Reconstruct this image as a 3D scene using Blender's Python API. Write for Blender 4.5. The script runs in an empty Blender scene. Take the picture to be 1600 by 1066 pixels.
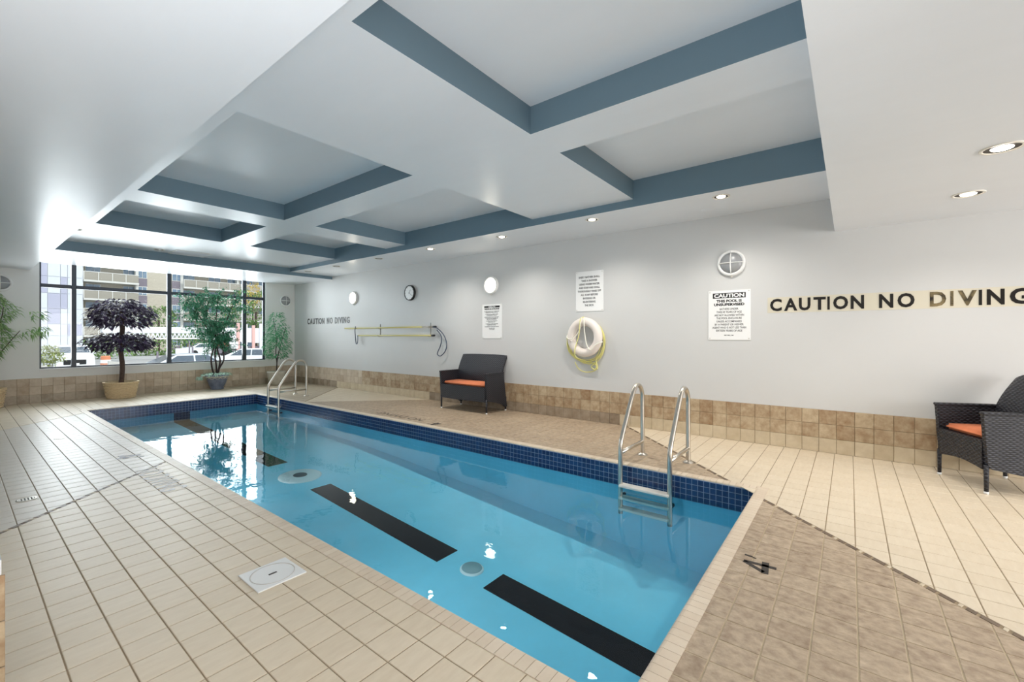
import bpy, bmesh, math, random
from mathutils import Vector, Matrix
random.seed(7)
SC = bpy.context.scene
COL = SC.collection
PI = math.pi

# ------------------------------------------------------------------ camera
F_PX, HOR, CAMZ = 679.33, 524.8, 1.35
YAW = math.atan2(874.4, F_PX)
cd = bpy.data.cameras.new('camera'); cam = bpy.data.objects.new('camera', cd); COL.objects.link(cam)
cam.location = (0, 0, CAMZ); cam.rotation_euler = (PI/2, 0, -YAW)
cd.sensor_width = 36; cd.lens = 36*F_PX/1600; cd.shift_y = -(533-HOR)/1600; cd.clip_start = 0.02; cd.clip_end = 400
SC.camera = cam
SC.view_settings.view_transform = 'Standard'; SC.view_settings.look = 'None'
SC.view_settings.gamma = 1.0; SC.view_settings.use_curve_mapping = False
SC.view_settings.exposure = 0.0

# ------------------------------------------------------------------ world, sun, fill lights
w = bpy.data.worlds.new('sky'); SC.world = w; w.use_nodes = True
bg = w.node_tree.nodes['Background']; bg.inputs[0].default_value = (0.86, 0.93, 1.0, 1); bg.inputs[1].default_value = 1.7
def lamp(name, kind, loc, rot, power, color=(1, 1, 1), **kw):
    d = bpy.data.lights.new(name, kind); d.energy = power; d.color = color
    for k, v in kw.items(): setattr(d, k, v)
    o = bpy.data.objects.new(name, d); COL.objects.link(o); o.location = loc; o.rotation_euler = rot
    return o
lamp('sun', 'SUN', (0, -10, 30), (math.radians(48), 0, math.radians(18)), 1.7, (1, .97, .9), angle=.02)
# added fill panel behind the camera, evening out the room light
lamp('rear_fill', 'AREA', (2.8, -5.8, 1.5), (PI/2, 0, 0), 290, (1, .98, .96), shape='RECTANGLE', size=5.6, size_y=2.0)
# added panel outside the window, boosting the daylight through the opening
lamp('window_fill', 'AREA', (3.25, 13.6, 1.9), (-PI/2, 0, 0), 290, (.93, .97, 1), shape='RECTANGLE', size=4.3, size_y=2.1)

# added unseen lamp facing up, brightening the ceiling above the near deck
lamp('ceiling_fill', 'AREA', (-.25, .55, .8), (PI-.35, 0, -.4), 50, (.97, .98, 1), shape='DISK', size=.9)

# ------------------------------------------------------------------ helpers
def s2l(c):
    return tuple((x/255/12.92 if x/255 <= .04045 else ((x/255+.055)/1.055)**2.4) for x in c)
def mat(name, rgb, rough=.5, metal=0, spec=.5, var=0, vscale=8, bump=0, bscale=60, rnd=0, emit=0, emit_rgb=None, lin=False, rgb2=None, stretch=None):
    """principled material; var mottles the colour with noise, rnd shifts it per piece"""
    m = bpy.data.materials.new(name); m.use_nodes = True
    nt = m.node_tree; N, L = nt.nodes, nt.links
    p = N['Principled BSDF']
    c = rgb if lin else s2l(rgb)
    p.inputs['Base Color'].default_value = (*c, 1); p.inputs['Roughness'].default_value = rough
    p.inputs['Metallic'].default_value = metal; p.inputs['Specular IOR Level'].default_value = spec
    if emit:
        p.inputs['Emission Color'].default_value = (*(s2l(emit_rgb) if emit_rgb else c), 1); p.inputs['Emission Strength'].default_value = emit
    geo = N.new('ShaderNodeNewGeometry')
    vec = geo.outputs['Position']
    if stretch:
        mp = N.new('ShaderNodeMapping'); mp.inputs['Scale'].default_value = stretch; L.new(vec, mp.inputs[0]); vec = mp.outputs[0]
    if var or rgb2 or rnd:
        c2 = s2l(rgb2) if rgb2 else tuple(x*(1-var) for x in c)
        nz = N.new('ShaderNodeTexNoise'); nz.inputs['Scale'].default_value = vscale; nz.inputs['Detail'].default_value = 5; nz.inputs['Roughness'].default_value = .62
        L.new(vec, nz.inputs['Vector'])
        fac = nz.outputs['Fac']
        rmp = N.new('ShaderNodeMapRange'); rmp.inputs['From Min'].default_value = .3; rmp.inputs['From Max'].default_value = .7
        L.new(fac, rmp.inputs['Value']); fac = rmp.outputs[0]
        if rnd:
            oi = N.new('ShaderNodeObjectInfo')
            ad = N.new('ShaderNodeMath'); ad.operation = 'ADD'; L.new(oi.outputs['Random'], ad.inputs[0]); L.new(geo.outputs['Random Per Island'], ad.inputs[1])
            fr = N.new('ShaderNodeMath'); fr.operation = 'FRACT'; L.new(ad.outputs[0], fr.inputs[0])
            mx0 = N.new('ShaderNodeMix'); mx0.data_type = 'FLOAT'; mx0.inputs['Factor'].default_value = rnd
            L.new(fac, mx0.inputs['A']); L.new(fr.outputs[0], mx0.inputs['B']); fac = mx0.outputs['Result']
        mx = N.new('ShaderNodeMix'); mx.data_type = 'RGBA'; mx.inputs['A'].default_value = (*c, 1); mx.inputs['B'].default_value = (*c2, 1)
        L.new(fac, mx.inputs['Factor']); L.new(mx.outputs['Result'], p.inputs['Base Color'])
    if bump:
        nb = N.new('ShaderNodeTexNoise'); nb.inputs['Scale'].default_value = bscale; nb.inputs['Detail'].default_value = 4
        L.new(vec, nb.inputs['Vector'])
        b = N.new('ShaderNodeBump'); b.inputs['Strength'].default_value = bump; b.inputs['Distance'].default_value = .01
        L.new(nb.outputs['Fac'], b.inputs['Height']); L.new(b.outputs[0], p.inputs['Normal'])
    return m
def emat(name, rgb, strength):
    m = bpy.data.materials.new(name); m.use_nodes = True; nt = m.node_tree
    nt.nodes.remove(nt.nodes['Principled BSDF']); e = nt.nodes.new('ShaderNodeEmission')
    e.inputs[0].default_value = (*s2l(rgb), 1); e.inputs[1].default_value = strength
    nt.links.new(e.outputs[0], nt.nodes['Material Output'].inputs[0]); return m
def thin_glass(name, tint, ior=1.45, rough=0.0, bump=None):
    m = bpy.data.materials.new(name); m.use_nodes = True; nt = m.node_tree; N, L = nt.nodes, nt.links
    N.remove(N['Principled BSDF'])
    t = N.new('ShaderNodeBsdfTransparent'); t.inputs[0].default_value = (*tint, 1)
    g = N.new('ShaderNodeBsdfGlossy'); g.inputs['Roughness'].default_value = rough
    fr = N.new('ShaderNodeFresnel'); fr.inputs[0].default_value = ior
    mx = N.new('ShaderNodeMixShader')
    L.new(fr.outputs[0], mx.inputs[0]); L.new(t.outputs[0], mx.inputs[1]); L.new(g.outputs[0], mx.inputs[2]); L.new(mx.outputs[0], N['Material Output'].inputs[0])
    if bump:
        geo = N.new('ShaderNodeNewGeometry'); mp = N.new('ShaderNodeMapping'); mp.inputs['Scale'].default_value = bump[2]
        nz = N.new('ShaderNodeTexNoise'); nz.inputs['Scale'].default_value = bump[1]; nz.inputs['Detail'].default_value = 3
        b = N.new('ShaderNodeBump'); b.inputs['Strength'].default_value = bump[0]; b.inputs['Distance'].default_value = .01
        L.new(geo.outputs['Position'], mp.inputs[0]); L.new(mp.outputs[0], nz.inputs['Vector']); L.new(nz.outputs['Fac'], b.inputs['Height'])
        L.new(b.outputs[0], g.inputs['Normal']); L.new(b.outputs[0], fr.inputs['Normal'])
    return m
def weave(name, rgb, rgb2, sc=70):
    m = mat(name, rgb, .42, spec=.45); nt = m.node_tree; N, L = nt.nodes, nt.links; p = N['Principled BSDF']
    tc = N.new('ShaderNodeTexCoord'); sep = N.new('ShaderNodeSeparateXYZ'); L.new(tc.outputs['Object'], sep.inputs[0])
    def mth(op, a, b=None):
        n = N.new('ShaderNodeMath'); n.operation = op
        for i, v in enumerate((a, b)):
            if v is None: continue
            if isinstance(v, (int, float)): n.inputs[i].default_value = v
            else: L.new(v, n.inputs[i])
        return n.outputs[0]
    h = mth('ADD', sep.outputs['X'], sep.outputs['Y'])
    row = mth('MULTIPLY', sep.outputs['Z'], sc)
    par = mth('MULTIPLY', mth('FLOOR', row), PI)
    a = mth('SINE', mth('ADD', mth('MULTIPLY', h, sc*2.2), par))
    b = mth('ABSOLUTE', mth('SINE', mth('MULTIPLY', row, PI)))
    hh = mth('MULTIPLY', mth('ADD', mth('MULTIPLY', a, .5), .5), b)
    bp = N.new('ShaderNodeBump'); bp.inputs['Strength'].default_value = .8; bp.inputs['Distance'].default_value = .006
    L.new(hh, bp.inputs['Height']); L.new(bp.outputs[0], p.inputs['Normal'])
    mx = N.new('ShaderNodeMix'); mx.data_type = 'RGBA'; mx.inputs['A'].default_value = (*s2l(rgb2), 1); mx.inputs['B'].default_value = (*s2l(rgb), 1)
    L.new(hh, mx.inputs['Factor']); L.new(mx.outputs['Result'], p.inputs['Base Color'])
    return m

def tag(o, label=None, cat=None, group=None, kind=None):
    if label: o['label'] = label
    if cat: o['category'] = cat
    if group: o['group'] = group
    if kind: o['kind'] = kind
    return o
def empty(name, loc=(0, 0, 0), rz=0, **k):
    o = bpy.data.objects.new(name, None); o.empty_display_size = .1; COL.objects.link(o); o.location = loc; o.rotation_euler.z = rz
    return tag(o, **k)
def link(name, me, parent=None, loc=None, m=None):
    o = bpy.data.objects.new(name, me); COL.objects.link(o)
    if parent: o.parent = parent
    if loc is not None: o.location = loc
    if m is not None: o.matrix_local = m
    return o
class MB:
    def __init__(s): s.v = []; s.f = []; s.mi = []; s.sm = []
    def add(s, vs, fs, mi=0, smooth=False):
        b = len(s.v); s.v += [tuple(v) for v in vs]
        for f in fs: s.f.append([b+i for i in f]); s.mi.append(mi); s.sm.append(smooth)
        return s
    def box(s, x0, x1, y0, y1, z0, z1, mi=0, fm=None):
        vs = [(x, y, z) for z in (z0, z1) for y in (y0, y1) for x in (x0, x1)]
        fs = [(0, 2, 3, 1), (4, 5, 7, 6), (0, 1, 5, 4), (2, 6, 7, 3), (0, 4, 6, 2), (1, 3, 7, 5)]  # -z +z -y +y -x +x
        b = len(s.v); s.v += vs
        for i, f in enumerate(fs):
            s.f.append([b+j for j in f]); s.mi.append(fm[i] if fm else mi); s.sm.append(False)
        return s
    def bbox(s, x0, x1, y0, y1, z0, z1, c=.004, mi=0):
        """box with every edge chamfered by c"""
        bm = bmesh.new(); bmesh.ops.create_cube(bm, size=1)
        for v in bm.verts: v.co = Vector(((x0+x1)/2+v.co.x*(x1-x0), (y0+y1)/2+v.co.y*(y1-y0), (z0+z1)/2+v.co.z*(z1-z0)))
        bmesh.ops.bevel(bm, geom=bm.edges[:], offset=c, segments=1, affect='EDGES')
        s.bm(bm, mi); return s
    def bm(s, bm, mi=0, smooth=False, M=None):
        bm.verts.index_update()
        s.add([(M @ v.co if M else v.co) for v in bm.verts], [[v.index for v in f.verts] for f in bm.faces], mi, smooth); bm.free(); return s
    def tube(s, pts, r, n=10, mi=0, closed=False, caps=True):
        pts = [Vector(p) for p in pts]; K = len(pts)
        rs = r if isinstance(r, (list, tuple)) else [r]*K
        rings = []; up = None
        for i, p in enumerate(pts):
            if closed: t = (pts[(i+1) % K]-pts[i-1])
            else: t = (pts[min(i+1, K-1)]-pts[max(i-1, 0)])
            t.normalize()
            if up is None:
                up = Vector((0, 0, 1)) if abs(t.z) < .9 else Vector((1, 0, 0))
            a = (up-t*up.dot(t)); a.normalize(); up = a; b = t.cross(a)
            rings.append([p+(a*math.cos(2*PI*k/n)+b*math.sin(2*PI*k/n))*rs[i] for k in range(n)])
        vs = [v for rg in rings for v in rg]; fs = []
        for i in range(K if closed else K-1):
            j = (i+1) % K
            for k in range(n):
                k2 = (k+1) % n; fs.append((i*n+k, i*n+k2, j*n+k2, j*n+k))
        s.add(vs, fs, mi, True)
        if caps and not closed:
            b = len(s.v)-len(vs)
            s.f.append([b+k for k in range(n)][::-1]); s.mi.append(mi); s.sm.append(False)
            s.f.append([b+(K-1)*n+k for k in range(n)]); s.mi.append(mi); s.sm.append(False)
        return s
    def lathe(s, prof, n=32, M=None, mi=0, smooth=True, fn=None):
        """prof = [(r, z)]; revolved about z"""
        vs = []; K = len(prof)
        for (r, z) in prof:
            for k in range(n):
                a = 2*PI*k/n; rr = r*(fn(a, z) if fn else 1)
                v = Vector((rr*math.cos(a), rr*math.sin(a), z)); vs.append(M @ v if M else v)
        fs = [(i*n+k, i*n+(k+1) % n, (i+1)*n+(k+1) % n, (i+1)*n+k) for i in range(K-1) for k in range(n)]
        s.add(vs, fs, mi, smooth)
        return s
    def prism(s, poly, M=None, h=.01, mi=0, z0=0):
        n = len(poly)
        vs = [Vector((x, y, z0)) for x, y in poly]+[Vector((x, y, z0+h)) for x, y in poly]
        if M: vs = [M @ v for v in vs]
        s.add(vs, [list(range(n))[::-1], [n+i for i in range(n)]]+[[i, (i+1) % n, n+(i+1) % n, n+i] for i in range(n)], mi)
        return s
    def mesh(s, name, mats):
        me = bpy.data.meshes.new(name); me.from_pydata(s.v, [], s.f)
        for m in (mats if isinstance(mats, (list, tuple)) else [mats]): me.materials.append(m)
        me.polygons.foreach_set('material_index', s.mi); me.polygons.foreach_set('use_smooth', s.sm); me.update(); return me
    def build(s, name, mats, parent=None, loc=None, **k):
        return tag(link(name, s.mesh(name, mats), parent, loc), **k)
def recalc(o):
    bm = bmesh.new(); bm.from_mesh(o.data); bmesh.ops.recalc_face_normals(bm, faces=bm.faces); bm.to_mesh(o.data); bm.free()
def tree_copy(root, loc, rz=None, label=None):
    c = root.copy(); COL.objects.link(c); c.location = loc
    if rz is not None: c.rotation_euler.z = rz
    if label: c['label'] = label
    def rec(a, b):
        for ch in list(a.children):
            d = ch.copy(); COL.objects.link(d); d.parent = b; rec(ch, d)
    rec(root, c); return c
def proj(x, y, z):
    d = x*math.sin(YAW)+y*math.cos(YAW); r = x*math.cos(YAW)-y*math.sin(YAW)
    if d < .05: return None
    return 800+F_PX*r/d, HOR-F_PX*(z-CAMZ)/d, d
def seen(x, y, z, m=20):
    p = proj(x, y, z)
    return p is not None and -m < p[0] < 1600+m and -m < p[1] < 1066+m

# ------------------------------------------------------------------ materials
M_ceil = mat('ceiling_paint', (232, 236, 242), .30, spec=.34, bump=.06, bscale=14, stretch=(1, .35, 1), var=.03, vscale=3)
M_blue = mat('beam_blue_paint', (112, 136, 150), .38, spec=.4, bump=.05, bscale=20)
M_wall = mat('wall_paint', (214, 214, 213), .36, spec=.4, bump=.05, bscale=20, var=.03, vscale=1.2)
M_wall2 = mat('brightened_wall_paint', (232, 232, 229), .5, spec=.3, bump=.05, bscale=20)  # wall paint lightened to make up for weak light on the far wall
M_grout = mat('floor_grout', (176, 156, 128), .85, var=.3, vscale=5)
M_lt = mat('light_floor_tile', (233, 218, 194), .38, spec=.45, rgb2=(219, 202, 176), vscale=14, rnd=.35, bump=.12, bscale=45, stretch=(.6, 2.2, 1))
M_md = mat('grey_beige_floor_tile', (226, 216, 203), .36, spec=.45, rgb2=(212, 201, 186), vscale=14, rnd=.35, bump=.12, bscale=45, stretch=(.6, 2.2, 1))
M_sl = mat('slate_floor_tile', (206, 186, 160), .45, spec=.4, rgb2=(146, 124, 102), vscale=19, rnd=.22, bump=.35, bscale=34, stretch=(1.15, .9, 1))
M_sl_l = mat('pale_slate_floor_tile', (205, 190, 166), .42, spec=.4, rgb2=(178, 160, 136), vscale=11, rnd=.3, bump=.25, bscale=34)
M_bt = mat('brown_wall_tile', (206, 188, 158), .5, spec=.35, rgb2=(146, 114, 82), vscale=13, rnd=.38, bump=.2, bscale=30)
M_bt2 = mat('brightened_brown_wall_tile', (224, 210, 190), .5, spec=.35, rgb2=(178, 156, 130), vscale=8, rnd=.5, bump=.2, bscale=30)  # brown tile lightened in colour where little light reaches the far end
M_bl = mat('pale_wall_tile', (218, 203, 176), .5, spec=.35, rgb2=(192, 174, 144), vscale=10, rnd=.4, bump=.15, bscale=30)
M_bg = mat('grey_brown_wall_tile', (178, 162, 142), .5, spec=.35, rgb2=(128, 110, 88), vscale=9, rnd=.4, bump=.2, bscale=30)
M_bf = mat('brightened_grey_brown_wall_tile', (206, 192, 172), .5, spec=.35, rgb2=(160, 142, 120), vscale=9, rnd=.4, bump=.2, bscale=30)  # grey-brown tile, missing light on the backlit wall put into its colour
M_wg = mat('wall_tile_grout', (172, 150, 120), .9)
M_navy = mat('navy_pool_tile', (22, 46, 88), .16, spec=.5, rgb2=(34, 70, 120), vscale=3, rnd=.6)
M_pg = mat('pool_tile_grout', (150, 168, 192), .8)
M_cop = mat('coping_tile', (232, 216, 194), .4, rgb2=(216, 196, 172), vscale=20, rnd=.7)
M_basin = mat('pool_blue_plaster', (150, 228, 251), .7, spec=.2, var=.08, vscale=2)
M_lane = mat('lane_marking_black', (4, 8, 18), .8, spec=.1)
M_water = thin_glass('pool_water_surface', (.76, .95, .99), 1.33, .0, (.17, 6.5, (.8, .6, 1)))
M_glass = thin_glass('window_glass', (.96, .98, .98), 1.25)
M_frame = mat('dark_window_frame', (44, 52, 64), .4)
M_sill = mat('window_sill_white', (232, 232, 232), .4)
M_steel = mat('brushed_steel', (200, 194, 184), .28, metal=1)
M_white = mat('white_plastic', (238, 238, 236), .35)
M_trim = mat('downlight_trim', (225, 220, 210), .3)
M_dark = mat('dark_recess', (60, 54, 48), .6)
M_lamp = emat('lamp_glow', (255, 247, 232), 14)
M_lampoff = mat('frosted_lamp_glass', (150, 152, 154), .3, spec=.6)
M_black = mat('black_print', (24, 24, 24), .5)
M_gold = mat('dark_vinyl_letter', (24, 19, 15), .35, spec=.35)
M_foil = mat('worn_foil_sheen_letter', (26, 20, 14), .3, spec=.5, rgb2=(168, 148, 104), vscale=9)  # gold reflection on the worn foil mixed into the letter colour
M_cream = mat('cream_backing_strip', (219, 212, 193), .6)
M_board = mat('sign_board_white', (246, 246, 245), .3)
M_wick = weave('black_rattan_weave', (64, 66, 76), (20, 20, 24), 60)
M_orange = mat('orange_cushion_fabric', (240, 142, 98), .85, var=.12, vscale=20, bump=.3, bscale=300)
M_ring = mat('life_ring_white', (238, 228, 220), .45, var=.05, vscale=10)
M_yrope = mat('yellow_rope', (232, 226, 146), .7)
M_wrope = mat('white_rope', (240, 238, 226), .7)
M_pole = mat('yellow_pole', (236, 226, 152), .35)
M_bcable = mat('dark_blue_cable', (62, 72, 96), .5)

# ------------------------------------------------------------------ room shell
WX, FY = 6.2, 12.95          # right wall plane, far wall plane
LX, NY = -0.9, -6.0
PX0, PX1, PY0, PY1 = 1.5, 4.33, 0.655, 10.9     # pool opening
CW = 0.095                                        # coping width
floor = MB()
for a in ((LX, PX0-.02, NY, FY+.2), (PX1+.02, WX, NY, FY+.2), (PX0-.02, PX1+.02, NY, PY0-.02), (PX0-.02, PX1+.02, PY1+.02, FY+.2)):
    floor.box(a[0], a[1], a[2], a[3], -.35, -.004)
FL = floor.build('floor', M_grout, kind='structure')
P = .1643; G = .0028
def clip(poly, a, b, c):
    """keep a*x+b*y >= c"""
    out = []
    for i in range(len(poly)):
        p, q = poly[i], poly[(i+1) % len(poly)]
        dp, dq = a*p[0]+b*p[1]-c, a*q[0]+b*q[1]-c
        if dp >= 0: out.append(p)
        if (dp < 0) != (dq < 0):
            t = dp/(dp-dq); out.append((p[0]+t*(q[0]-p[0]), p[1]+t*(q[1]-p[1])))
    return out
def area(p): return abs(sum(p[i][0]*p[(i+1) % len(p)][1]-p[(i+1) % len(p)][0]*p[i][1] for i in range(len(p))))/2 if len(p) > 2 else 0
def tile_geo(mb, poly, z, mi=0):
    n = len(poly); cx = sum(p[0] for p in poly)/n; cy = sum(p[1] for p in poly)/n
    def ins(p, d):
        v = Vector((cx-p[0], cy-p[1])); L = v.length or 1
        return (p[0]+v.x/L*d, p[1]+v.y/L*d)
    vs = [(p[0], p[1], -.006) for p in poly]+[(p[0], p[1], z-.0015) for p in poly]+[(*ins(p, .003), z) for p in poly]
    fs = [[i, (i+1) % n, n+(i+1) % n, n+i] for i in range(n)]+[[n+i, n+(i+1) % n, 2*n+(i+1) % n, 2*n+i] for i in range(n)]+[[2*n+i for i in range(n)]]
    # make the winding counter clockwise
    ar = sum(poly[i][0]*poly[(i+1) % n][1]-poly[(i+1) % n][0]*poly[i][1] for i in range(n))
    if ar < 0: fs = [f[::-1] for f in fs]
    mb.add(vs, fs, mi)
SW = .018   # half width of mosaic stripe
X1o, X0o, Y0o, Y1o = PX1+CW, PX0-CW, PY0-CW, PY1+CW
r2 = math.sqrt(2)
def regions():
    R = []
    L45 = lambda k, sgn: (sgn, -sgn, sgn*k+SW*r2)     # sgn*(x-y) >= sgn*k + sw
    right = [(1, 0, X1o), (-1, 0, -WX)]
    R.append(('lt', [L45(3.54, 1), (-1, 0, -WX)], (.0315, 2.436)))
    R.append(('sl', right+[L45(3.54, -1), L45(-4.39, 1), (-1, -1, -13.2)], (.0315, 2.436)))
    R.append(('lt', right+[(1, 1, 13.2), L45(-4.39, 1)], (.0315, 2.436)))
    R.append(('sp', right+[L45(-4.39, -1), (0, -1, -FY)], (.0315, 2.436)))
    R.append(('sl', [(-1, 0, -X1o), (0, -1, -Y0o), L45(3.54, -1), (1, 1, 1.9)], (0, 2.436)))
    R.append(('lt', [(-1, -1, -1.9), (-1, 0, -X1o), (0, -1, -Y0o), (1, 0, X0o)], (0, 2.436)))
    left = [(-1, 0, -X0o), (1, 0, LX)]
    R.append(('lt', left+[L45(-4.39, 1)], (0, 2.496)))
    R.append(('md', left+[L45(-4.39, -1), (1, -1, -9.16+.01)], (0, 2.496)))
    R.append(('lt', left+[(-1, 1, 9.16+.01), (0, -1, -FY)], (0, 2.496)))
    R.append(('sp2', [(1, 0, X0o), (-1, 0, -X1o), (0, 1, Y1o), (0, -1, -FY)], (0, 2.496)))
    return R
MT = {'lt': M_lt, 'md': M_md, 'sl': M_sl, 'sp': M_sl_l, 'sp2': M_lt}
cells = []
for key, planes, (ph, yph) in regions():
    x0 = .284
    i0 = int((LX-x0)/P)-1; i1 = int((WX-x0)/P)+1; j0 = int((NY-yph)/P)-1; j1 = int((FY-yph)/P)+1
    if key == 'sp2': pass
    for i in range(i0, i1+1):
        for j in range(j0, j1+1):
            ax, ay = x0+i*P, yph+j*P
            if ay+P < NY+.1 or (ax+P < LX): continue
            g = .003 if key in ('sl', 'sp') else G
            poly = [(ax+g, ay+g), (ax+P-g, ay+g), (ax+P-g, ay+P-g), (ax+g, ay+P-g)]
            full = True
            for a, b, c in planes:
                if any(a*p[0]+b*p[1] < c-1e-6 for p in poly):
                    full = False; poly = clip(poly, a, b, c)
                    if len(poly) < 3: break
            if len(poly) < 3 or area(poly) < 2e-4: continue
            # left of camera pilaster / walls: keep inside
            cx, cy = sum(p[0] for p in poly)/len(poly), sum(p[1] for p in poly)/len(poly)
            if cx < .10 and 2.40 < cy < 2.62: continue
            if cx < LX or cx > WX: continue
            pr = proj(cx, cy, 0)
            sz = area(poly)*F_PX**2*CAMZ/pr[2]**3 if pr else 0
            cells.append((sz if seen(cx, cy, 0, 30) else 0, key, full, (ax, ay), poly))
cells.sort(key=lambda c: -c[0])
M_grl = mat('pale_grout', (204, 187, 157), .85, var=.12, vscale=6)
for key, planes, _p in regions():
    if key not in ('sl', 'sp', 'sp2'): continue
    poly = [(LX, NY), (WX, NY), (WX, FY), (LX, FY)]
    for a, b, c in planes: poly = clip(poly, a, b, c)
    MB().prism(poly, h=.001, z0=-.0038).build('grout_bed', M_grl, FL)
fullmesh = {}
for k in MT:
    g = .003 if k in ('sl', 'sp') else G; mb = MB(); tile_geo(mb, [(g, g), (P-g, g), (P-g, P-g), (g, P-g)], 0); fullmesh[k] = mb.mesh('tile', MT[k])
# slate skirts around pool are laid in the nearest 300 as pieces, the rest as one part per kind
rest = {}
for n, (sz, key, full, (ax, ay), poly) in enumerate(cells):
    if n < 300:
        if full: o = link('tile', fullmesh[key], FL, (ax, ay, 0))
        else:
            mb = MB(); tile_geo(mb, poly, 0); o = mb.build('tile', MT[key], FL)
        if key == 'sl': o['label'] = 'mottled brown slate-look floor tile'
    else:
        mb = rest.setdefault(key, MB()); tile_geo(mb, poly, 0)
for key, mb in rest.items():
    o = mb.build('floor_tiling', MT[key], FL, kind='stuff')
# mosaic stripe: alternating dark and pale pieces laid on the 45 degree line
M_mdk = mat('dark_mosaic', (126, 106, 86), .4, rgb2=(96, 78, 60), vscale=9, rnd=.6)
M_mlt = mat('pale_mosaic', (222, 208, 184), .4, rgb2=(204, 186, 158), vscale=9, rnd=.6)
def piece(length, m):
    a, h = length/2, SW-.003
    mb = MB(); tile_geo(mb, [(-a+.012, -h), (a, -h), (a-.012, h), (-a, h)], .0005); return mb.mesh('mosaic_piece', m)
pm = [piece(.085, M_mdk), piece(.03, M_mlt), piece(.055, M_mdk)]
def stripe(x0, x1, k):
    s = 0; L = (x1-x0)*r2; i = 0
    while s < L:
        q = (0, 2, 1)[i % 3]; ln = (.085, .03, .055)[q]
        t = x0+(s+ln/2)/r2
        if seen(t, t-k, 0): 
            link('mosaic_piece', pm[q], FL, m=Matrix.Translation((t, t-k, 0)) @ Matrix.Rotation(PI/4, 4, 'Z'))
        s += ln+.004; i += 1
stripe(X1o+.02, WX-.02, 3.54); stripe(2.6, PY0-CW+3.54, 3.54); stripe(0.12, X0o-.02, -4.39)

# wall bodies
WT = MB().box(WX, WX+.2, NY-.2, FY+.2, -.35, 3.45).build('wall_right', M_wall, kind='structure')
wx0, wx1, wz0, wz1 = 1.08, 5.40, .665, 2.93
far = MB()
far.box(LX-.2, wx0, FY, FY+.2, -.35, 3.45); far.box(wx1, WX, FY, FY+.2, -.35, 3.45)
far.box(wx0, wx1, FY, FY+.2, -.35, wz0); far.box(wx0, wx1, FY, FY+.2, wz1, 3.45)
WF = far.build('wall_far', M_wall2, kind='structure')
MB().box(LX-.2, LX, NY-.2, FY, -.35, 3.45).build('wall_left', M_wall, kind='structure')
MB().box(LX, WX, NY-.2, NY, -.35, 3.45).build('wall_near', M_wall, kind='structure')
PIL = MB().box(LX, .108, 2.405, 2.60, -.004, .545).build('trim_1', M_wall, kind='structure')

# tiled wainscot: three rows
def wain(parent, horiz, n0, n1, phase, M3, fixed, rowmat):
    """tiles on a wall. horiz: function (s,z)->Matrix placing the tile's centre; local x = out of wall"""
    for i in range(n0, n1):
        s = phase+(i+.5)*P
        for r in range(3):
            m = rowmat(r, s)
            me = wm[m.name]
            link('tile', me, parent, m=horiz(s, (r+.5)*P))
wm = {}
for m in (M_bt, M_bl, M_bg, M_bt2, M_bf):
    bm_ = MB(); h = P/2-.0018
    vs = [(0, -h, -h), (0, h, -h), (0, h, h), (0, -h, h)]; 
    f = lambda x, d: [(x, -h+d, -h+d), (x, h-d, -h+d), (x, h-d, h-d), (x, -h+d, h-d)]
    bm_.add(f(0, 0)+f(.008, 0)+f(.010, .002), [[i, (i+1) % 4, 4+(i+1) % 4, 4+i] for i in range(4)]+[[4+i, 4+(i+1) % 4, 8+(i+1) % 4, 8+i] for i in range(4)]+[[8, 9, 10, 11]])
    wm[m.name] = bm_.mesh('tile', m)
rng = random.Random(3)
def rowR(r, s):
    if r == 0:
        if s < 2.68 or 6.95 < s < 10.65: return M_bl
        return M_bg
    if s > 9.5: return M_bt2
    return M_bt
MB().box(WX-.002, WX, NY, FY, 0, 3*P-.001).build('tile_bed', M_wg, WT)
wain(WT, lambda s, z: Matrix.Translation((WX-.002, s, z)) @ Matrix.Rotation(PI, 4, 'Z'), -11, 80, -.044, None, 0, rowR)
MB().box(LX, WX, FY-.002, FY, 0, 3*P-.001).build('tile_bed', M_wg, WF)
wain(WF, lambda s, z: Matrix.Translation((s, FY-.002, z)) @ Matrix.Rotation(-PI/2, 4, 'Z'), 0, 36, .284, None, 0, lambda r, s: M_bf if r == 0 else M_bt2)
MB().box(LX, .110, 2.403, 2.405, 0, 3*P-.001).build('tile_bed', M_wg, PIL)
wain(PIL, lambda s, z: Matrix.Translation((s, 2.403, z)) @ Matrix.Rotation(-PI/2, 4, 'Z'), -3, 0, .118, None, 0, lambda r, s: M_bt)

# ceiling with coffers
CE = MB().box(LX-.2, WX+.2, NY-.2, FY+.2, 3.25, 3.45).build('ceiling', M_ceil, kind='structure')
ZB = 3.02
def beam(x0, x1, y0, y1, z0, name='beam', fm=(0, 0, 1, 1, 1, 1), lab=None):
    o = MB().box(x0, x1, y0, y1, z0, 3.252, fm=fm).build(name, [M_ceil, M_blue], CE)
    if lab: o['label'] = lab
beam(2.94, 3.40, .13, 10.9, ZB, lab='long ceiling beam over the middle of the pool')
beam(1.30, 2.94, 3.595, 3.596+2.86, 3.245, 'coffer_panel', fm=(0,)*6)
for y0, y1 in ((2.09, 3.595), (6.45, 7.03), (8.84, 10.9)):
    beam(1.30, 2.94, y0, y1, ZB); beam(3.40, 5.105, y0, y1, ZB)
beam(.95, 1.30, .13, 10.9, ZB, lab='pale strip of ceiling beside the coffers')
beam(5.105, WX, .13, 10.9, 2.925, 'soffit', lab='dropped soffit along the right wall')
beam(.95, WX, 10.88, FY, 2.845, 'bulkhead', lab='bulkhead above the window')
beam(LX, .957, NY, FY, 2.67, 'bulkhead', fm=(0,)*6, lab='low glossy white bulkhead over the left deck')
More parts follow.
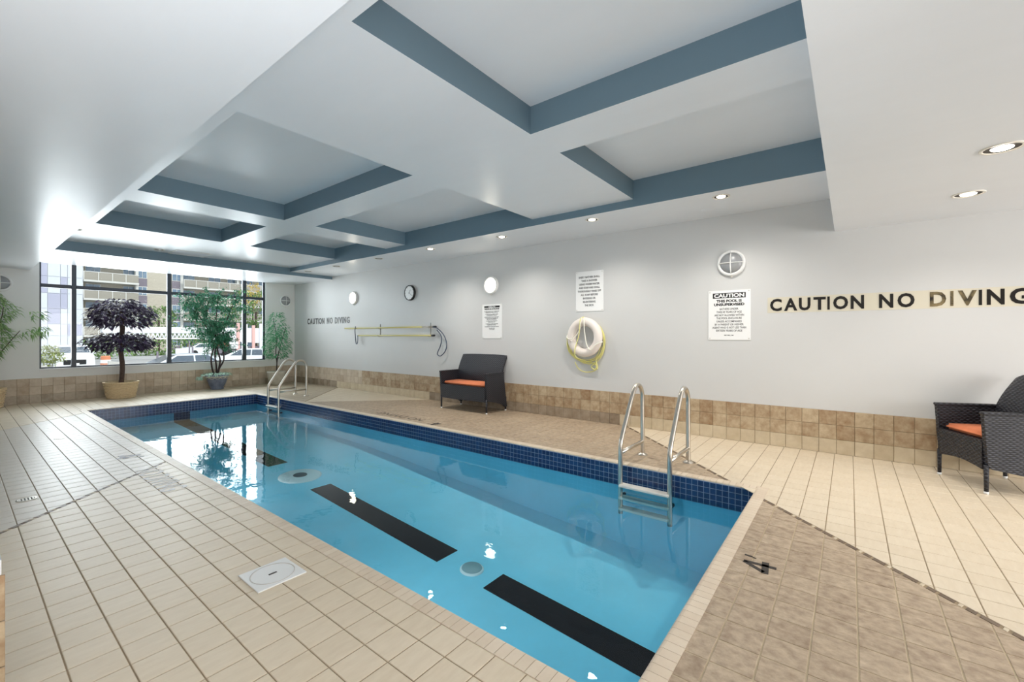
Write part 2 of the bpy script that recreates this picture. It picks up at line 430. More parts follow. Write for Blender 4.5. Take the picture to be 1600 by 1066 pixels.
beam(.957, WX, NY, .137, 2.547, 'bulkhead', fm=(0,)*6, lab='low white bulkhead over the near deck')

# window
WN = empty('window_1', ((wx0+wx1)/2, FY+.09, wz0), kind='structure')
def wpart(name, x0, x1, y0, y1, z0, z1, m, c=.004):
    o = MB().bbox(x0-WN.location.x, x1-WN.location.x, y0-WN.location.y, y1-WN.location.y, z0-WN.location.z, z1-WN.location.z, c).build(name, m, WN); return o
ya, yb = FY+.06, FY+.12
tz0, tz1 = 2.345, 2.42
wpart('window_frame', wx0, wx1, ya, yb, wz0+.012, wz0+.042, M_frame)
wpart('window_frame', wx0, wx0+.03, ya, yb, wz0+.042, wz1, M_frame)
wpart('window_frame', wx1-.05, wx1, ya, yb, wz0+.042, wz1, M_frame)
cols = [(wx0+.03, 1.545), (1.62, 3.178), (3.262, 4.828), (4.92, wx1-.05)]
for x0, x1 in ((1.545, 1.62), (3.178, 3.262), (4.828, 4.92)):
    wpart('mullion', x0, x1, ya-.02, yb, wz0+.042, wz1, M_frame)
for x0, x1 in cols:
    wpart('transom', x0, x1, ya, yb, tz0, tz1, M_frame)
    for z0, z1 in ((wz0+.042, tz0), (tz1, wz1)):
        MB().box(x0-WN.location.x, x1-WN.location.x, -.001, .003, z0-wz0, z1-wz0).build('pane', M_glass, WN)
wpart('window_sill', wx0-.005, wx1+.03, FY-.02, ya+.02, wz0-.012, wz0+.014, M_sill)

# ------------------------------------------------------------------ pool
UWP = 5.5
WLV = -.20
def pf(y):
    T = [(PY0, -.93), (3, -.77), (5.4, -.60), (6.6, -.53), (PY1, -.42)]
    for (a, za), (b, zb) in zip(T, T[1:]):
        if y <= b: return za+(zb-za)*(y-a)/(b-a)
    return T[-1][1]
POOL = empty('swimming_pool', ((PX0+PX1)/2, (PY0+PY1)/2, 0), kind='structure', label='sunken rectangular pool with blue plaster, navy waterline tiles and black lane markings')
PC = POOL.location.copy()
def pbuild(mb, name, m, **k):
    o = mb.build(name, m, POOL, **k); o.location = -PC; return o
ba = MB(); t = .012
ys = [PY0-t, 3, 5.4, 6.6, PY1+t]
zb = [pf(min(max(y, PY0), PY1)) for y in ys]
x0, x1 = PX0-t, PX1+t
fv = []
for y, z in zip(ys, zb): fv += [(x0, y, z), (x1, y, z)]
ba.add(fv, [(2*i, 2*i+1, 2*i+3, 2*i+2) for i in range(4)])
ba.add([(x0, ys[0], -.02)]+[(x0, ys[-1], -.02)]+[(x0, y, z) for y, z in list(zip(ys, zb))[::-1]], [list(range(7))])
ba.add([(x1, ys[0], -.02)]+[(x1, ys[-1], -.02)]+[(x1, y, z) for y, z in list(zip(ys, zb))[::-1]], [list(range(7))[::-1]])
ba.add([(x0, ys[0], zb[0]), (x1, ys[0], zb[0]), (x1, ys[0], -.02), (x0, ys[0], -.02)], [(0, 1, 2, 3)])
ba.add([(x0, ys[-1], zb[-1]), (x1, ys[-1], zb[-1]), (x1, ys[-1], -.02), (x0, ys[-1], -.02)], [(3, 2, 1, 0)])
pbuild(ba, 'basin', M_basin)
# navy waterline tiles, 4 rows
q = .0535; TH = .0022
sides = []
ny = int((PY1-PY0)/q); nx = int((PX1-PX0)/q)
qy, qx = (PY1-PY0)/ny, (PX1-PX0)/nx
nt_ = MB(); 
def navy_mesh(wd):
    h = wd/2-.0026; k = q/2-.0026
    mb = MB(); mb.add([(0, -h, -k), (0, h, -k), (0, h, k), (0, -h, k), (.006, -h, -k), (.006, h, -k), (.006, h, k), (.006, -h, k)],
        [(0, 1, 5, 4), (1, 2, 6, 5), (2, 3, 7, 6), (3, 0, 4, 7), (4, 5, 6, 7)]); return mb
nmy, nmx = navy_mesh(qy), navy_mesh(qx)
items = []
for r in range(4):
    z = -.016-(r+.5)*q
    for i in range(ny):
        y = PY0+(i+.5)*qy
        items.append(('y', Matrix.Translation((PX1+.004, y, z)) @ Matrix.Rotation(PI, 4, 'Z'), (PX1, y, z), 1))
        items.append(('y', Matrix.Translation((PX0-.004, y, z)), (PX0, y, z), 0))
    for i in range(nx):
        x = PX0+(i+.5)*qx
        items.append(('x', Matrix.Translation((x, PY1+.004, z)) @ Matrix.Rotation(-PI/2, 4, 'Z'), (x, PY1, z), 1))
        items.append(('x', Matrix.Translation((x, PY0-.004, z)) @ Matrix.Rotation(PI/2, 4, 'Z'), (x, PY0, z), 0))
def dist(c): return math.hypot(c[0], c[1])
items.sort(key=lambda t: (-t[3], dist(t[2])))
tm = {'y': nmy.mesh('waterline_tile', M_navy), 'x': nmx.mesh('waterline_tile', M_navy)}
stuff = MB()
for n, (k, Mx, c, vis) in enumerate(items):
    if n < 300 and vis: link('waterline_tile', tm[k], POOL, m=Matrix.Translation(-PC) @ Mx)
    else:
        src = nmy if k == 'y' else nmx
        stuff.add([Mx @ Vector(v) for v in src.v], src.f)
pbuild(stuff, 'waterline_tiling', M_navy, kind='stuff')
gb = MB()
zb0, zt0 = -.016-4*q-.002, -.012
gb.box(PX1+.0, PX1+.011, PY0-.01, PY1+.01, zb0, zt0); gb.box(PX0-.011, PX0-.0, PY0-.01, PY1+.01, zb0, zt0)
gb.box(PX0, PX1, PY1+.0, PY1+.011, zb0, zt0); gb.box(PX0, PX1, PY0-.011, PY0-.0, zb0, zt0)
pbuild(gb, 'tile_bed', M_pg)
# coping: rounded nose tiles
def cop_mesh(wd):
    h = wd/2-.0012; pr = [(CW, -.004), (CW, .003), (.02, .004), (.008, .002), (.001, -.004), (.0, -.014), (.008, -.016), (.02, -.016)]
    n = len(pr); mb = MB()
    mb.add([(-x, -h, z) for x, z in pr]+[(-x, h, z) for x, z in pr], [list(range(n)), [n+i for i in range(n)][::-1]]+[[i, n+i, n+(i+1) % n, (i+1) % n] for i in range(n)]); return mb
cy_, cx_ = cop_mesh(qy), cop_mesh(qx)
cit = []
for i in range(ny):
    y = PY0+(i+.5)*qy
    cit.append(('y', Matrix.Translation((PX0, y, 0)), (PX0, y)))
    cit.append(('y', Matrix.Translation((PX1, y, 0)) @ Matrix.Rotation(PI, 4, 'Z'), (PX1, y)))
for i in range(-1, nx+1):
    x = PX0+(i+.5)*qx
    cit.append(('x', Matrix.Translation((x, PY0, 0)) @ Matrix.Rotation(PI/2, 4, 'Z'), (x, PY0)))
    cit.append(('x', Matrix.Translation((x, PY1, 0)) @ Matrix.Rotation(-PI/2, 4, 'Z'), (x, PY1)))
cit.sort(key=lambda t: dist(t[2]))
cm = {'y': cy_.mesh('coping_tile', M_cop), 'x': cx_.mesh('coping_tile', M_cop)}
for m in cm.values():
    b = bmesh.new(); b.from_mesh(m); bmesh.ops.recalc_face_normals(b, faces=b.faces); b.to_mesh(m); b.free()
st = MB()
for n, (k, Mx, c) in enumerate(cit):
    if n < 300: link('coping_tile', cm[k], POOL, m=Matrix.Translation(-PC) @ Mx)
    else:
        src = cy_ if k == 'y' else cx_; st.add([Mx @ Vector(v) for v in src.v], src.f)
o = pbuild(st, 'coping_tiling', M_cop, kind='stuff'); recalc(o)
# corner coping blocks
for (x, y) in ((PX0-CW/2-.025, PY0-CW/2), (PX1+CW/2+.025, PY0-CW/2), (PX0-CW/2-.025, PY1+CW/2), (PX1+CW/2+.025, PY1+CW/2)):
    pbuild(MB().bbox(x-.022, x+.022, y-CW/2, y+CW/2, -.016, .003, .002), 'coping_tile', M_cop)
# added lamps hidden in the left pool wall, brightening the basin
for yl in (2.6, 5.8, 9.0):
    K = Vector((PX0-.004, yl, -.42))
    o = pbuild(MB().lathe([(.001, .006), (.10, .006), (.12, .012), (.13, .0)], 32, Matrix.Translation(K) @ Matrix.Rotation(PI/2, 4, 'Y')), 'added_pool_lamp', M_white)
    lamp('pool_fill', 'AREA', (PX0+.03, yl, -.42), (0, -PI/2, 0), UWP, (.95, .98, 1), shape='DISK', size=.24)
# lane markings
LA, LB = 2.78, 3.05
for a, b in ((PY0+.002, 2.47), (3.05, 5.39), (6.59, PY1-.002)):
    yy = sorted({a, b} | {y for y in (3, 5.4, 6.6) if a < y < b}); mb = MB()
    vs = [];
    for y in yy: vs += [(LA, y, pf(y)+.006), (LB, y, pf(y)+.006), (LB, y, pf(y)-.002), (LA, y, pf(y)-.002)]
    fs = []
    for i in range(len(yy)-1):
        for k in range(4): fs.append((4*i+k, 4*i+(k+1) % 4, 4*i+4+(k+1) % 4, 4*i+4+k))
    fs += [(3, 2, 1, 0), tuple(4*(len(yy)-1)+k for k in range(4))]
    mb.add(vs, fs); o = pbuild(mb, 'lane_marking', M_lane); recalc(o)
pbuild(MB().box(LA, LB, PY1+.002, PY1+.013, pf(PY1), zb0), 'lane_marking', M_lane, label='black target mark on the far pool wall')
def drain(y, r, r2_, m2):
    z = pf(y)
    sl = (pf(y+.1)-pf(y-.1))/.2
    o = MB().lathe([(0.001, .016), (r*.9, .014), (r, .004), (r, -.01)], 40).build('main_drain_cover', M_white, POOL); 
    o.location = Vector((2.915, y, z+.002))-PC; o.rotation_euler.x = math.atan(sl)
    g = MB().lathe([(0.001, .021), (r2_*.95, .020), (r2_, .012)], 32).build('drain_grate', m2, o)
M_grate = mat('pool_drain_grate', (150, 172, 176), .5)
M_dgr = mat('dark_drain_grate', (26, 40, 52), .5)
drain(5.93, .27, .09, M_dgr); drain(2.73, .11, .095, M_grate)
WAT = MB().add([(PX0-.003, PY0-.003, WLV), (PX1+.003, PY0-.003, WLV), (PX1+.003, PY1+.003, WLV), (PX0-.003, PY1+.003, WLV)], [(0, 1, 2, 3)]).build('pool_water', M_water, kind='stuff', label='clear blue water filling the swimming pool, mirroring the window', cat='water')

# ------------------------------------------------------------------ pool ladders
def bez(pts, n=6):
    """catmull-rom through pts"""
    P_ = [Vector(p) for p in pts]; out = []
    for i in range(len(P_)-1):
        a, b, c, d = P_[max(i-1, 0)], P_[i], P_[i+1], P_[min(i+2, len(P_)-1)]
        for k in range(n):
            t = k/n; out.append(.5*((2*b)+(c-a)*t+(2*a-5*b+4*c-d)*t*t+(3*b-a-3*c+d)*t**3))
    out.append(P_[-1]); return out
def ladder(loc, label, bottom, tread_z, xf=4.80):
    L = empty('pool_ladder', loc, label=label, cat='ladder', group='steel ladders of the pool')
    for sy in (.25, -.25):
        prof = [(.0, .0), (.0, .20), (.0, .45), (.0, .62), (-.012, .70), (-.05, .765), (-.11, .80), (-.175, .80), (-.235, .765), (-.30, .69), (-.42, .515), (-.55, .32), (-.585, .26), (-.60, .19), (-.60, .05), (-.60, -.2), (-.60, bottom)]
        pts = bez([(x, sy, z) for x, z in prof], 4)
        r = MB().tube(pts, .0235, 14).build('handrail', M_steel, L)
        MB().tube([(-.595, sy, .15), (0, sy, .15)], .0205, 12).build('crossbar', M_steel, r)
        MB().lathe([(.022, .03), (.03, .02), (.05, .012), (.055, .002)], 24, Matrix.Translation((0, sy, 0))).build('escutcheon', M_steel, r)
        o = MB().tube([(-.60, sy, -.30), (-.50, sy, -.30)], .018, 10).build('wall_bumper', M_dark, r)
    for z in tread_z:
        t = MB().bbox(-.655, -.555, -.25, .25, z-.012, z+.012, .005)
        t.build('tread', M_treadw, L)
    return L
M_treadw = mat('ladder_tread', (232, 228, 220), .45)
ladder((4.81, 1.61, 0), 'near stainless steel pool ladder at the right edge of the pool', -.47, (-.178, -.30, -.41))
ladder((4.87, 9.87, 0), 'far stainless steel pool ladder beside the white plant pot', -.38, (-.178, -.33), 4.87)

# ------------------------------------------------------------------ text helper
def glyphs(txt, size, thick=0.0, extrude=.001, align='CENTER', sx=1.0):
    cu = bpy.data.curves.new('t', 'FONT'); cu.body = txt; cu.size = size; cu.offset = thick; cu.extrude = extrude; cu.align_x = align; cu.resolution_u = 3
    o = bpy.data.objects.new('t', cu); COL.objects.link(o)
    dg = bpy.context.evaluated_depsgraph_get(); dg.update()
    me = bpy.data.meshes.new_from_object(o.evaluated_get(dg))
    bpy.data.objects.remove(o); bpy.data.curves.remove(cu)
    for v in me.vertices: v.co.x *= sx
    return me
def fit(me, w, h=None):
    xs = [v.co.x for v in me.vertices]; ys = [v.co.y for v in me.vertices]
    if not xs: return me
    cx, cy = (min(xs)+max(xs))/2, (min(ys)+max(ys))/2; kx = w/(max(xs)-min(xs)); ky = h/(max(ys)-min(ys)) if h else 1
    for v in me.vertices: v.co.x = (v.co.x-cx)*kx; v.co.y = (v.co.y-cy)*ky
    return me
RW = Matrix(((0, 0, -1, 0), (-1, 0, 0, 0), (0, 1, 0, 0), (0, 0, 0, 1)))   # text on right wall: x->-Y, y->Z, z->-X
def txt(name, s, w, h, m, parent, lx, ly, lz, thick=.0, extrude=.0006):
    me = fit(glyphs(s, h*1.35, thick, extrude), w, h); me.materials.clear(); me.materials.append(m); me.name = name
    return link(name, me, parent, (lx, ly, lz))
def rw_thing(name, y, z, off=.0, **k):
    o = empty(name, (0, 0, 0), **k); o.matrix_world = Matrix.Translation((WX-off, y, z)) @ RW; return o

# wall lettering, one letter one part
HK = .045
def caution(y0, y1, z0, z1, label, strip):
    yc, zc = (y0+y1)/2, (z0+z1)/2; W = abs(y1-y0); H = z1-z0
    T = rw_thing('wall_lettering', yc, zc, .001, label=label, cat='lettering', group='black warnings lettered on the right wall')
    if strip: MB().box(-W/2-.02, W/2+.05, -H/2-.02, H/2+.018, 0, .0012).build('backing_strip', M_cream, T)
    words = 'CAUTION NO DIVING'
    # advance widths relative
    adv = {'C': .98, 'A': 1.0, 'U': .95, 'T': .88, 'I': .36, 'O': 1.05, 'N': 1.0, ' ': .62, 'D': 1.0, 'V': .96, 'G': 1.05}
    wd = {'C': .82, 'A': .90, 'U': .76, 'T': .78, 'I': .15, 'O': .90, 'N': .78, 'D': .80, 'V': .88, 'G': .88}
    tot = sum(adv[c] for c in words)-.15; x = -W/2; u = W/tot
    for ci, c in enumerate(words):
        if c != ' ':
            me = fit(glyphs(c, H*1.35, H*HK, .0015), wd[c]*u, H); me.materials.clear(); me.materials.append(M_foil if (strip and ci in (11, 12, 13)) else M_gold); me.name = 'letter'
            link('letter', me, T, (x+wd[c]*u/2+.05*u, 0, .0028))
        x += adv[c]*u
    return T
caution(.785, -1.335, 1.651, 1.803, 'large CAUTION NO DIVING lettering on a cream strip above the armchair', True)
caution(12.19, 10.05, 1.672, 1.836, 'small-looking far CAUTION NO DIVING lettering beside the window corner', False)

def board(y0, y1, z0, z1, label):
    T = rw_thing('wall_sign', (y0+y1)/2, (z0+z1)/2, .0, label=label, cat='sign', group='white printed signs on the right wall')
    W, H = abs(y1-y0), z1-z0
    MB().bbox(-W/2, W/2, -H/2, H/2, 0.0005, .008, .002).build('board', M_board, T)
    for sx in (-1, 1):
        for sy in (-1, 1):
            MB().lathe([(.001, .0105), (.006, .010), (.007, .008)], 12, Matrix.Translation((sx*(W/2-.02), sy*(H/2-.02), 0))).build('screw', M_steel, T)
    return T, W, H
T, W, H = board(1.491, .99, 1.295, 1.942, 'white CAUTION sign saying this pool is unsupervised')
MB().box(-.195, .195, .222, .29, .0078, .0086).build('heading_bar', M_black, T)
txt('lettering', 'CAUTION', .36, .05, M_board, T, 0, .256, .009, .003)
z = .185
for s, w_, h_, th in (('THIS POOL IS', .30, .036, .0022), ('UNSUPERVISED', .36, .036, .0022)):
    txt('lettering', s, w_, h_, M_black, T, 0, z, .0085, th); z -= .046
z -= .012
for s, w_ in (('BATHERS UNDER', .22), ('TWELVE YEARS OF AGE', .30), ('ARE NOT ALLOWED WITHIN', .35), ('THE POOL ENCLOSURE', .30), ('UNLESS ACCOMPANIED', .30), ('BY A PARENT OR HIS/HER', .34), ('AGENT WHO IS NOT LESS THAN', .40), ('SIXTEEN YEARS OF AGE', .31)):
    txt('lettering', s, w_, .026, M_black, T, 0, z, .0085, .0004); z -= .0405
txt('lettering', 'INF. REG. 565', .11, .017, M_black, T, 0, -.262, .0085, .0005)
T, W, H = board(3.504, 3.018, 1.738, 2.376, 'white sign telling every bather to shower, above the life ring')
z = .225
for s, w_ in (('EVERY BATHER SHALL', .37), ('TAKE A SHOWER', .28), ('USING WARM WATER', .36), ('AND SOAP AND SHALL', .37), ('THOROUGHLY RINSE OFF', .41), ('ALL SOAP BEFORE', .30), ('ENTERING OR', .22), ('RE-ENTERING', .22), ('THE DECK', .16)):
    txt('lettering', s, w_, .031, M_black, T, 0, z, .0085, .001); z -= .056
T, W, H = board(5.53, 5.045, 1.30, 1.94, 'white HEALTH REGULATIONS sign above the wicker loveseat')
MB().box(-.19, .19, .255, .29, .0078, .0086).build('heading_bar', M_black, T)
txt('lettering', 'HEALTH', .16, .026, M_board, T, 0, .272, .009, .001)
txt('lettering', 'REGULATIONS', .36, .028, M_black, T, 0, .232, .0085, .002)
z = .185
for k, s in enumerate(('NO PERSON INFECTED WITH A COMMUNICABLE', 'DISEASE SHALL ENTER THE POOL.', '', 'NO PERSON SHALL BRING A GLASS', 'CONTAINER ONTO THE DECK.', '', 'NO PERSON SHALL POLLUTE THE WATER', 'IN THE POOL IN ANY MANNER AND', 'SPITTING IS PROHIBITED.', '', 'NO PERSON SHALL ENGAGE IN', 'BOISTEROUS PLAY.', '', 'THE MAXIMUM NUMBER OF BATHERS', 'PERMITTED IS POSTED.', '', 'THE EMERGENCY TELEPHONE IS POSTED')):
    if s: txt('lettering', s, min(.36, .0105*len(s)), .014, M_black, T, -.005, z, .0085, .0004)
    z -= .0205 if s else .012
z -= .01
for s, w_ in (('ONTARIO REG.', .14), ('POOL RULES', .12)):
    txt('lettering', s, w_, .014, M_black, T, 0, z, .0085, .0003); z -= .022

# deck writing
def deck(name, s, x, y, rot, w_, h_, m, label, par=None, th=.004):
    me = fit(glyphs(s, h_*1.35, th, .0004), w_, h_); me.materials.clear(); me.materials.append(m); me.name = name
    o = link(name, me, None, (x, y, .0012)); o.rotation_euler.z = rot
    return tag(o, label, 'lettering')
M_dk = mat('dark_deck_paint', (40, 34, 30), .6, rgb2=(62, 54, 48), vscale=60)
M_worn = mat('worn_deck_paint', (70, 60, 52), .6, rgb2=(140, 122, 102), vscale=50)
M_wh = mat('worn_white_deck_paint', (240, 238, 236), .5, rgb2=(212, 204, 196), vscale=26)
M_lav = mat('worn_grey_deck_paint', (176, 172, 182), .5, rgb2=(208, 202, 198), vscale=24)
me = MB()
# the 4' depth mark on the near deck, drawn as strokes
def stroke(mb, p, q_, wd):
    p, q_ = Vector(p), Vector(q_); d = (q_-p).normalized(); n_ = Vector((-d.y, d.x))*wd/2
    mb.prism([tuple(p+n_), tuple(p-n_), tuple(q_-n_), tuple(q_+n_)], h=.0012)
def four(loc, rot, sc, m, label):
    mb = MB()
    stroke(mb, (0, .168), (.01, .0), .027); stroke(mb, (-.004, .165), (-.078, .052), .026); stroke(mb, (-.090, .046), (.052, .060), .036)
    stroke(mb, (.084, .176), (.080, .135), .017); stroke(mb, (.081, .14), (.068, .112), .008)
    for i, v in enumerate(mb.v): mb.v[i] = (v[0]*sc, v[1]*sc, v[2])
    o = mb.build('depth_mark', m, None, loc, label=label, cat='depth mark'); o.rotation_euler.z = rot; return o
four((2.915, .335, .0008), 0, 1.0, M_dk, "black 4' depth mark painted on the near deck")
four((4.62, 5.02, .0008), PI/2, 1.0, M_dk, "dark 4' depth mark beside the loveseat on the right deck")
deck('deck_lettering', 'NO DIVING', 4.60, 5.95, PI/2, 1.15, .15, M_worn, 'worn dark lettering on the right deck in front of the loveseat', th=.003)
deck('deck_lettering', 'NO DIVING', 1.20, 5.15, -PI/2, .95, .20, M_wh, 'worn pale lettering on the left deck beside the pool', th=.004)
four((1.10, 6.35, .0008), -PI/2, 1.25, M_lav, 'faded grey depth mark on the left deck beyond the diagonal stripe')

# ------------------------------------------------------------------ deck fittings
SK = empty('skimmer_lid', (1.11, 2.573, 0), label='square white skimmer lid on the left deck', cat='lid')
MB().bbox(-.129, .129, -.131, .131, .0005, .008, .002).build('plate', M_white, SK)
MB().lathe([(.108, .0075), (.108, .0095), (.113, .0095), (.113, .0075)], 48).build('round_lid_ring', mat('lid_seam', (206, 200, 192), .5), SK)
MB().bbox(-.022, .022, -.007, .007, .0075, .0092, .001).build('finger_slot', M_dark, SK)
def fdrain(x, y, r, label):
    D = empty('floor_drain', (x, y, 0), label=label, cat='drain')
    MB().lathe([(r*.75, .003), (r*.78, .004), (r, .003), (r, .0)], 32).build('rim', M_steel, D)
    mb = MB()
    for k in range(8):
        a = k*PI/4; mb.box(-.005, .005, -.005, .005, 0, .0005)
    g = MB().lathe([(.0005, .0012), (r*.76, .0012)], 24).build('well', M_dark, D)
    for k in range(5):
        xx = (k-2)*r*.3; h = math.sqrt(max(r*r*.55-xx*xx, .0004))
        MB().box(xx-.005, xx+.005, -h, h, .0012, .0036).build('bar', M_steel, D)
    return D
fdrain(.375, 5.36, .062, 'round floor drain near the left end of the diagonal stripe')
fdrain(.86, 8.2, .05, 'small far floor drain on the left deck')

# ------------------------------------------------------------------ downlights
def downlight(name, x, y, z, r, lit, label, power=0, grp='recessed ceiling downlights'):
    D = empty(name, (x, y, z), label=label, cat='downlight', group=grp)
    MB().lathe([(r*.80, -.001), (r*.82, -.006), (r*.95, -.007), (r, -.003), (r, .0)], 32).build('trim_ring', M_trim, D)
    MB().lathe([(r*.81, -.0025), (r*.6, -.0015), (.001, -.0012)], 32).build('reflector', M_dark, D)
    if lit:
        MB().lathe([(.001, -.013), (r*.3, -.012), (r*.46, -.007), (r*.5, -.002)], 24).build('bulb', M_lamp, D)
    else: MB().lathe([(.001, -.010), (r*.3, -.009), (r*.5, -.003)], 24).build('bulb', M_lampoff, D)
    if power:
        L_ = lamp('spot', 'SPOT', (0, 0, -.03), (0, 0, 0), power, (1, .95, .88), spot_size=2.5, spot_blend=.9, shadow_soft_size=.05); L_.parent = D
    return D
SL = [(5.336, 1.15, 1), (5.32, 2.76, 1), (5.36, 4.37, 1), (5.31, 6.0, 1), (5.33, 7.58, 0), (5.33, 9.17, 0), (5.33, 10.45, 0)]
for i, (x, y, on) in enumerate(SL):
    lab = ('lit downlight in the soffit' if on else 'unlit downlight in the soffit')+', '+['nearest the camera above the caution sign', 'above the life ring', 'between life ring and loveseat', 'above the loveseat', 'above the rescue poles', 'above the far lettering', 'furthest, by the bulkhead'][i]
    downlight('downlight', x, y, 2.925, .092, on, lab, 80 if on else 0)
downlight('downlight', 4.10, -.766, 2.547, .105, 1, 'larger lit downlight at the right edge of the photo', 40)
downlight('downlight', 5.26, -.79, 2.547, .105, 1, 'lit downlight in the near bulkhead closer to the wall', 40)
downlight('downlight', 1.17, 9.58, ZB, .10, 0, 'unlit downlight left of the far coffers')
downlight('downlight', 2.45, 10.55, ZB, .09, 0, 'unlit downlight beside the ceiling vent')
CV = empty('ceiling_cover', (5.79, 1.40, 2.925), label='flat white round cover in the soffit above the caution sign', cat='cover')
MB().lathe([(.001, -.006), (.06, -.006), (.072, -.003), (.075, 0)], 32).build('cover_plate', M_ceil, CV)
VT = empty('ceiling_vent', (2.97, 10.57, ZB), label='rectangular grey ceiling vent by the far bulkhead', cat='vent')
MB().box(-.29, .29, -.26, .26, -.003, 0).build('grille_back', mat('vent_back', (168, 164, 168), .6), VT)
for sx in (-.3, .3): MB().bbox(sx-.012, sx+.012, -.27, .27, -.012, 0, .003).build('frame', M_white, VT)
for sy in (-.265, .265): MB().bbox(-.288, .288, sy-.012, sy+.012, -.012, 0, .003).build('frame', M_white, VT)
for k in range(12): MB().box(-.285, .285, -.24+k*.043, -.225+k*.043, -.009, -.003).build('slat', M_ceil, VT)

# ------------------------------------------------------------------ round wall lights
def wall_light(Mx, lit, label):
    W_ = empty('wall_light', label=label, cat='wall light', group='round bulkhead wall lights'); W_.matrix_world = Mx
    MB().lathe([(.165, 0), (.168, .03), (.160, .042), (.132, .044), (.130, .03)], 40).build('rim', M_white, W_)
    MB().lathe([(.131, .03), (.125, .045), (.09, .066), (.045, .077), (.001, .08)], 40).build('diffuser', M_lamp2 if lit else M_lampoff, W_)
    if not lit:
        for a in (0, PI/2):
            pts = [(math.cos(a)*x, math.sin(a)*x, .046+.042*(1-(x/.14)**2)) for x in [(-.14+.035*k) for k in range(9)]]
            MB().tube(pts, .0065, 8).build('guard_bar', M_white, W_)
    MB().bbox(-.01, .01, -.185, -.163, .005, .025, .003).build('catch', M_trim, W_)
    return W_
M_lamp2 = emat('wall_lamp_glow', (255, 246, 226), 15)
mR = lambda y, z: Matrix.Translation((WX, y, z)) @ RW
FW = Matrix(((1, 0, 0, 0), (0, 0, -1, 0), (0, 1, 0, 0), (0, 0, 0, 1)))
mF = lambda x, z: Matrix.Translation((x, FY, z)) @ FW
wall_light(mR(5.30, 2.295), 1, 'lit round wall light above the health regulations sign')
wall_light(mR(9.85, 2.30), 1, 'lit round wall light nearest the far corner')
wall_light(mR(1.21, 2.29), 0, 'unlit caged round wall light above the caution sign')
wall_light(mF(5.93, 2.365), 0, 'unlit caged round light right of the window')
wall_light(mF(.56, 2.375), 0, 'unlit caged round light left of the window')
CK = rw_thing('wall_clock', 7.64, 2.293, .0, label='round wall clock with black rim and white face', cat='clock')
MB().lathe([(.001, .004), (.150, .004), (.150, .052), (.158, .056), (.166, .05), (.168, .0)], 48).build('rim', M_black, CK)
MB().lathe([(.152, .046), (.001, .046)], 48).build('face', M_board, CK)
for a, l, w_ in ((.6, .08, .008), (2.2, .12, .005)):
    d = Vector((math.sin(a), math.cos(a), 0)); n_ = Vector((d.y, -d.x, 0))*w_/2
    mb = MB(); mb.prism([tuple((d*-.02+n_)[:2]), tuple((d*-.02-n_)[:2]), tuple((d*l-n_)[:2]), tuple((d*l+n_)[:2])], h=.001, z0=.048); mb.build('hand', M_black, CK)
for k in range(12):
    a = k*PI/6; d = Vector((math.sin(a), math.cos(a))); mb = MB(); n_ = Vector((d.y, -d.x))*.003
    mb.prism([tuple(d*.125+n_), tuple(d*.125-n_), tuple(d*.143-n_), tuple(d*.143+n_)], h=.001, z0=.0465); mb.build('hour_mark', M_black, CK)

# ------------------------------------------------------------------ rescue poles on brackets
def pole(z, y0, y1, wht, label, hook):
    T = rw_thing('rescue_pole', 8.2, z, .045, label=label, cat='pole', group='rescue poles on the right wall')
    c = 8.2
    MB().tube([(c-y0, 0, 0), (c-y1+(wht), 0, 0)][0:1]+[(c-y1-wht, 0, 0)], .0165, 12).build('shaft', M_pole, T)
    if wht: MB().tube([(c-y1-wht, 0, 0), (c-y1, 0, 0)], .0135, 12).build('inner_shaft', M_steel, T, label='bare aluminium end of the pole')
    MB().tube([(c-y1-.04, 0, 0), (c-y1+.05, 0, 0)], .021, 12).build('end_clamp', M_black, T)
    for h in hook: MB().tube(bez([(c-a, b-z, .03) for a, b in h], 6), .010, 8).build('hook', M_bcable, T)
    return T
pole(1.537, 10.19, 6.83, .38, 'upper yellow rescue pole with a looped crook at its right end',
     [[(6.83, 1.525), (6.70, 1.50), (6.52, 1.37), (6.43, 1.19), (6.47, 1.04), (6.60, .94), (6.69, .955), (6.70, 1.0), (6.62, 1.13), (6.58, 1.25), (6.60, 1.36), (6.72, 1.47)]])
pole(1.356, 9.60, 6.87, 0, 'lower yellow rescue pole with a grey hoop at its left end',
     [[(9.66, 1.58), (9.69, 1.50), (9.67, 1.30), (9.645, 1.17), (9.62, 1.148), (9.585, 1.17), (9.57, 1.25), (9.57, 1.36)]])
M_brk = mat('dull_bracket_metal', (140, 136, 124), .6)
def bracket(y, label):
    T = rw_thing('pole_bracket', y, 1.50, .0, label=label, cat='bracket', group='brackets holding the rescue poles')
    MB().bbox(-.009, .009, -.15, .125, .001, .008, .002).build('back_strap', M_brk, T)
    for z in (1.537, 1.356):
        MB().tube(bez([(0, z-1.50-.024, .006), (0, z-1.50-.026, .045), (0, z-1.50-.012, .068), (0, z-1.50+.012, .070)], 5), .004, 8).build('hook', M_steel, T)
bracket(8.75, 'left wall bracket carrying the rescue poles'); bracket(6.99, 'right wall bracket carrying the rescue poles')

# ------------------------------------------------------------------ life ring with ropes
LR = rw_thing('life_ring', 3.305, 1.325, .0, label='white life ring with yellow rope hanging on the right wall', cat='life ring')
mb = MB(); R_, r_ = .245, .068
mb.tube([(R_*math.cos(a)*.96, R_*math.sin(a), .078) for a in [2*PI*k/48 for k in range(48)]], [r_]*48, 20, closed=True)
o = mb.build('ring', M_ring, LR)
MB().tube([(0, .27, .012), (0, .235, .05), (0, .25, .065)], .006, 8).build('wall_hook', M_steel, LR)
rr = random.Random(5)
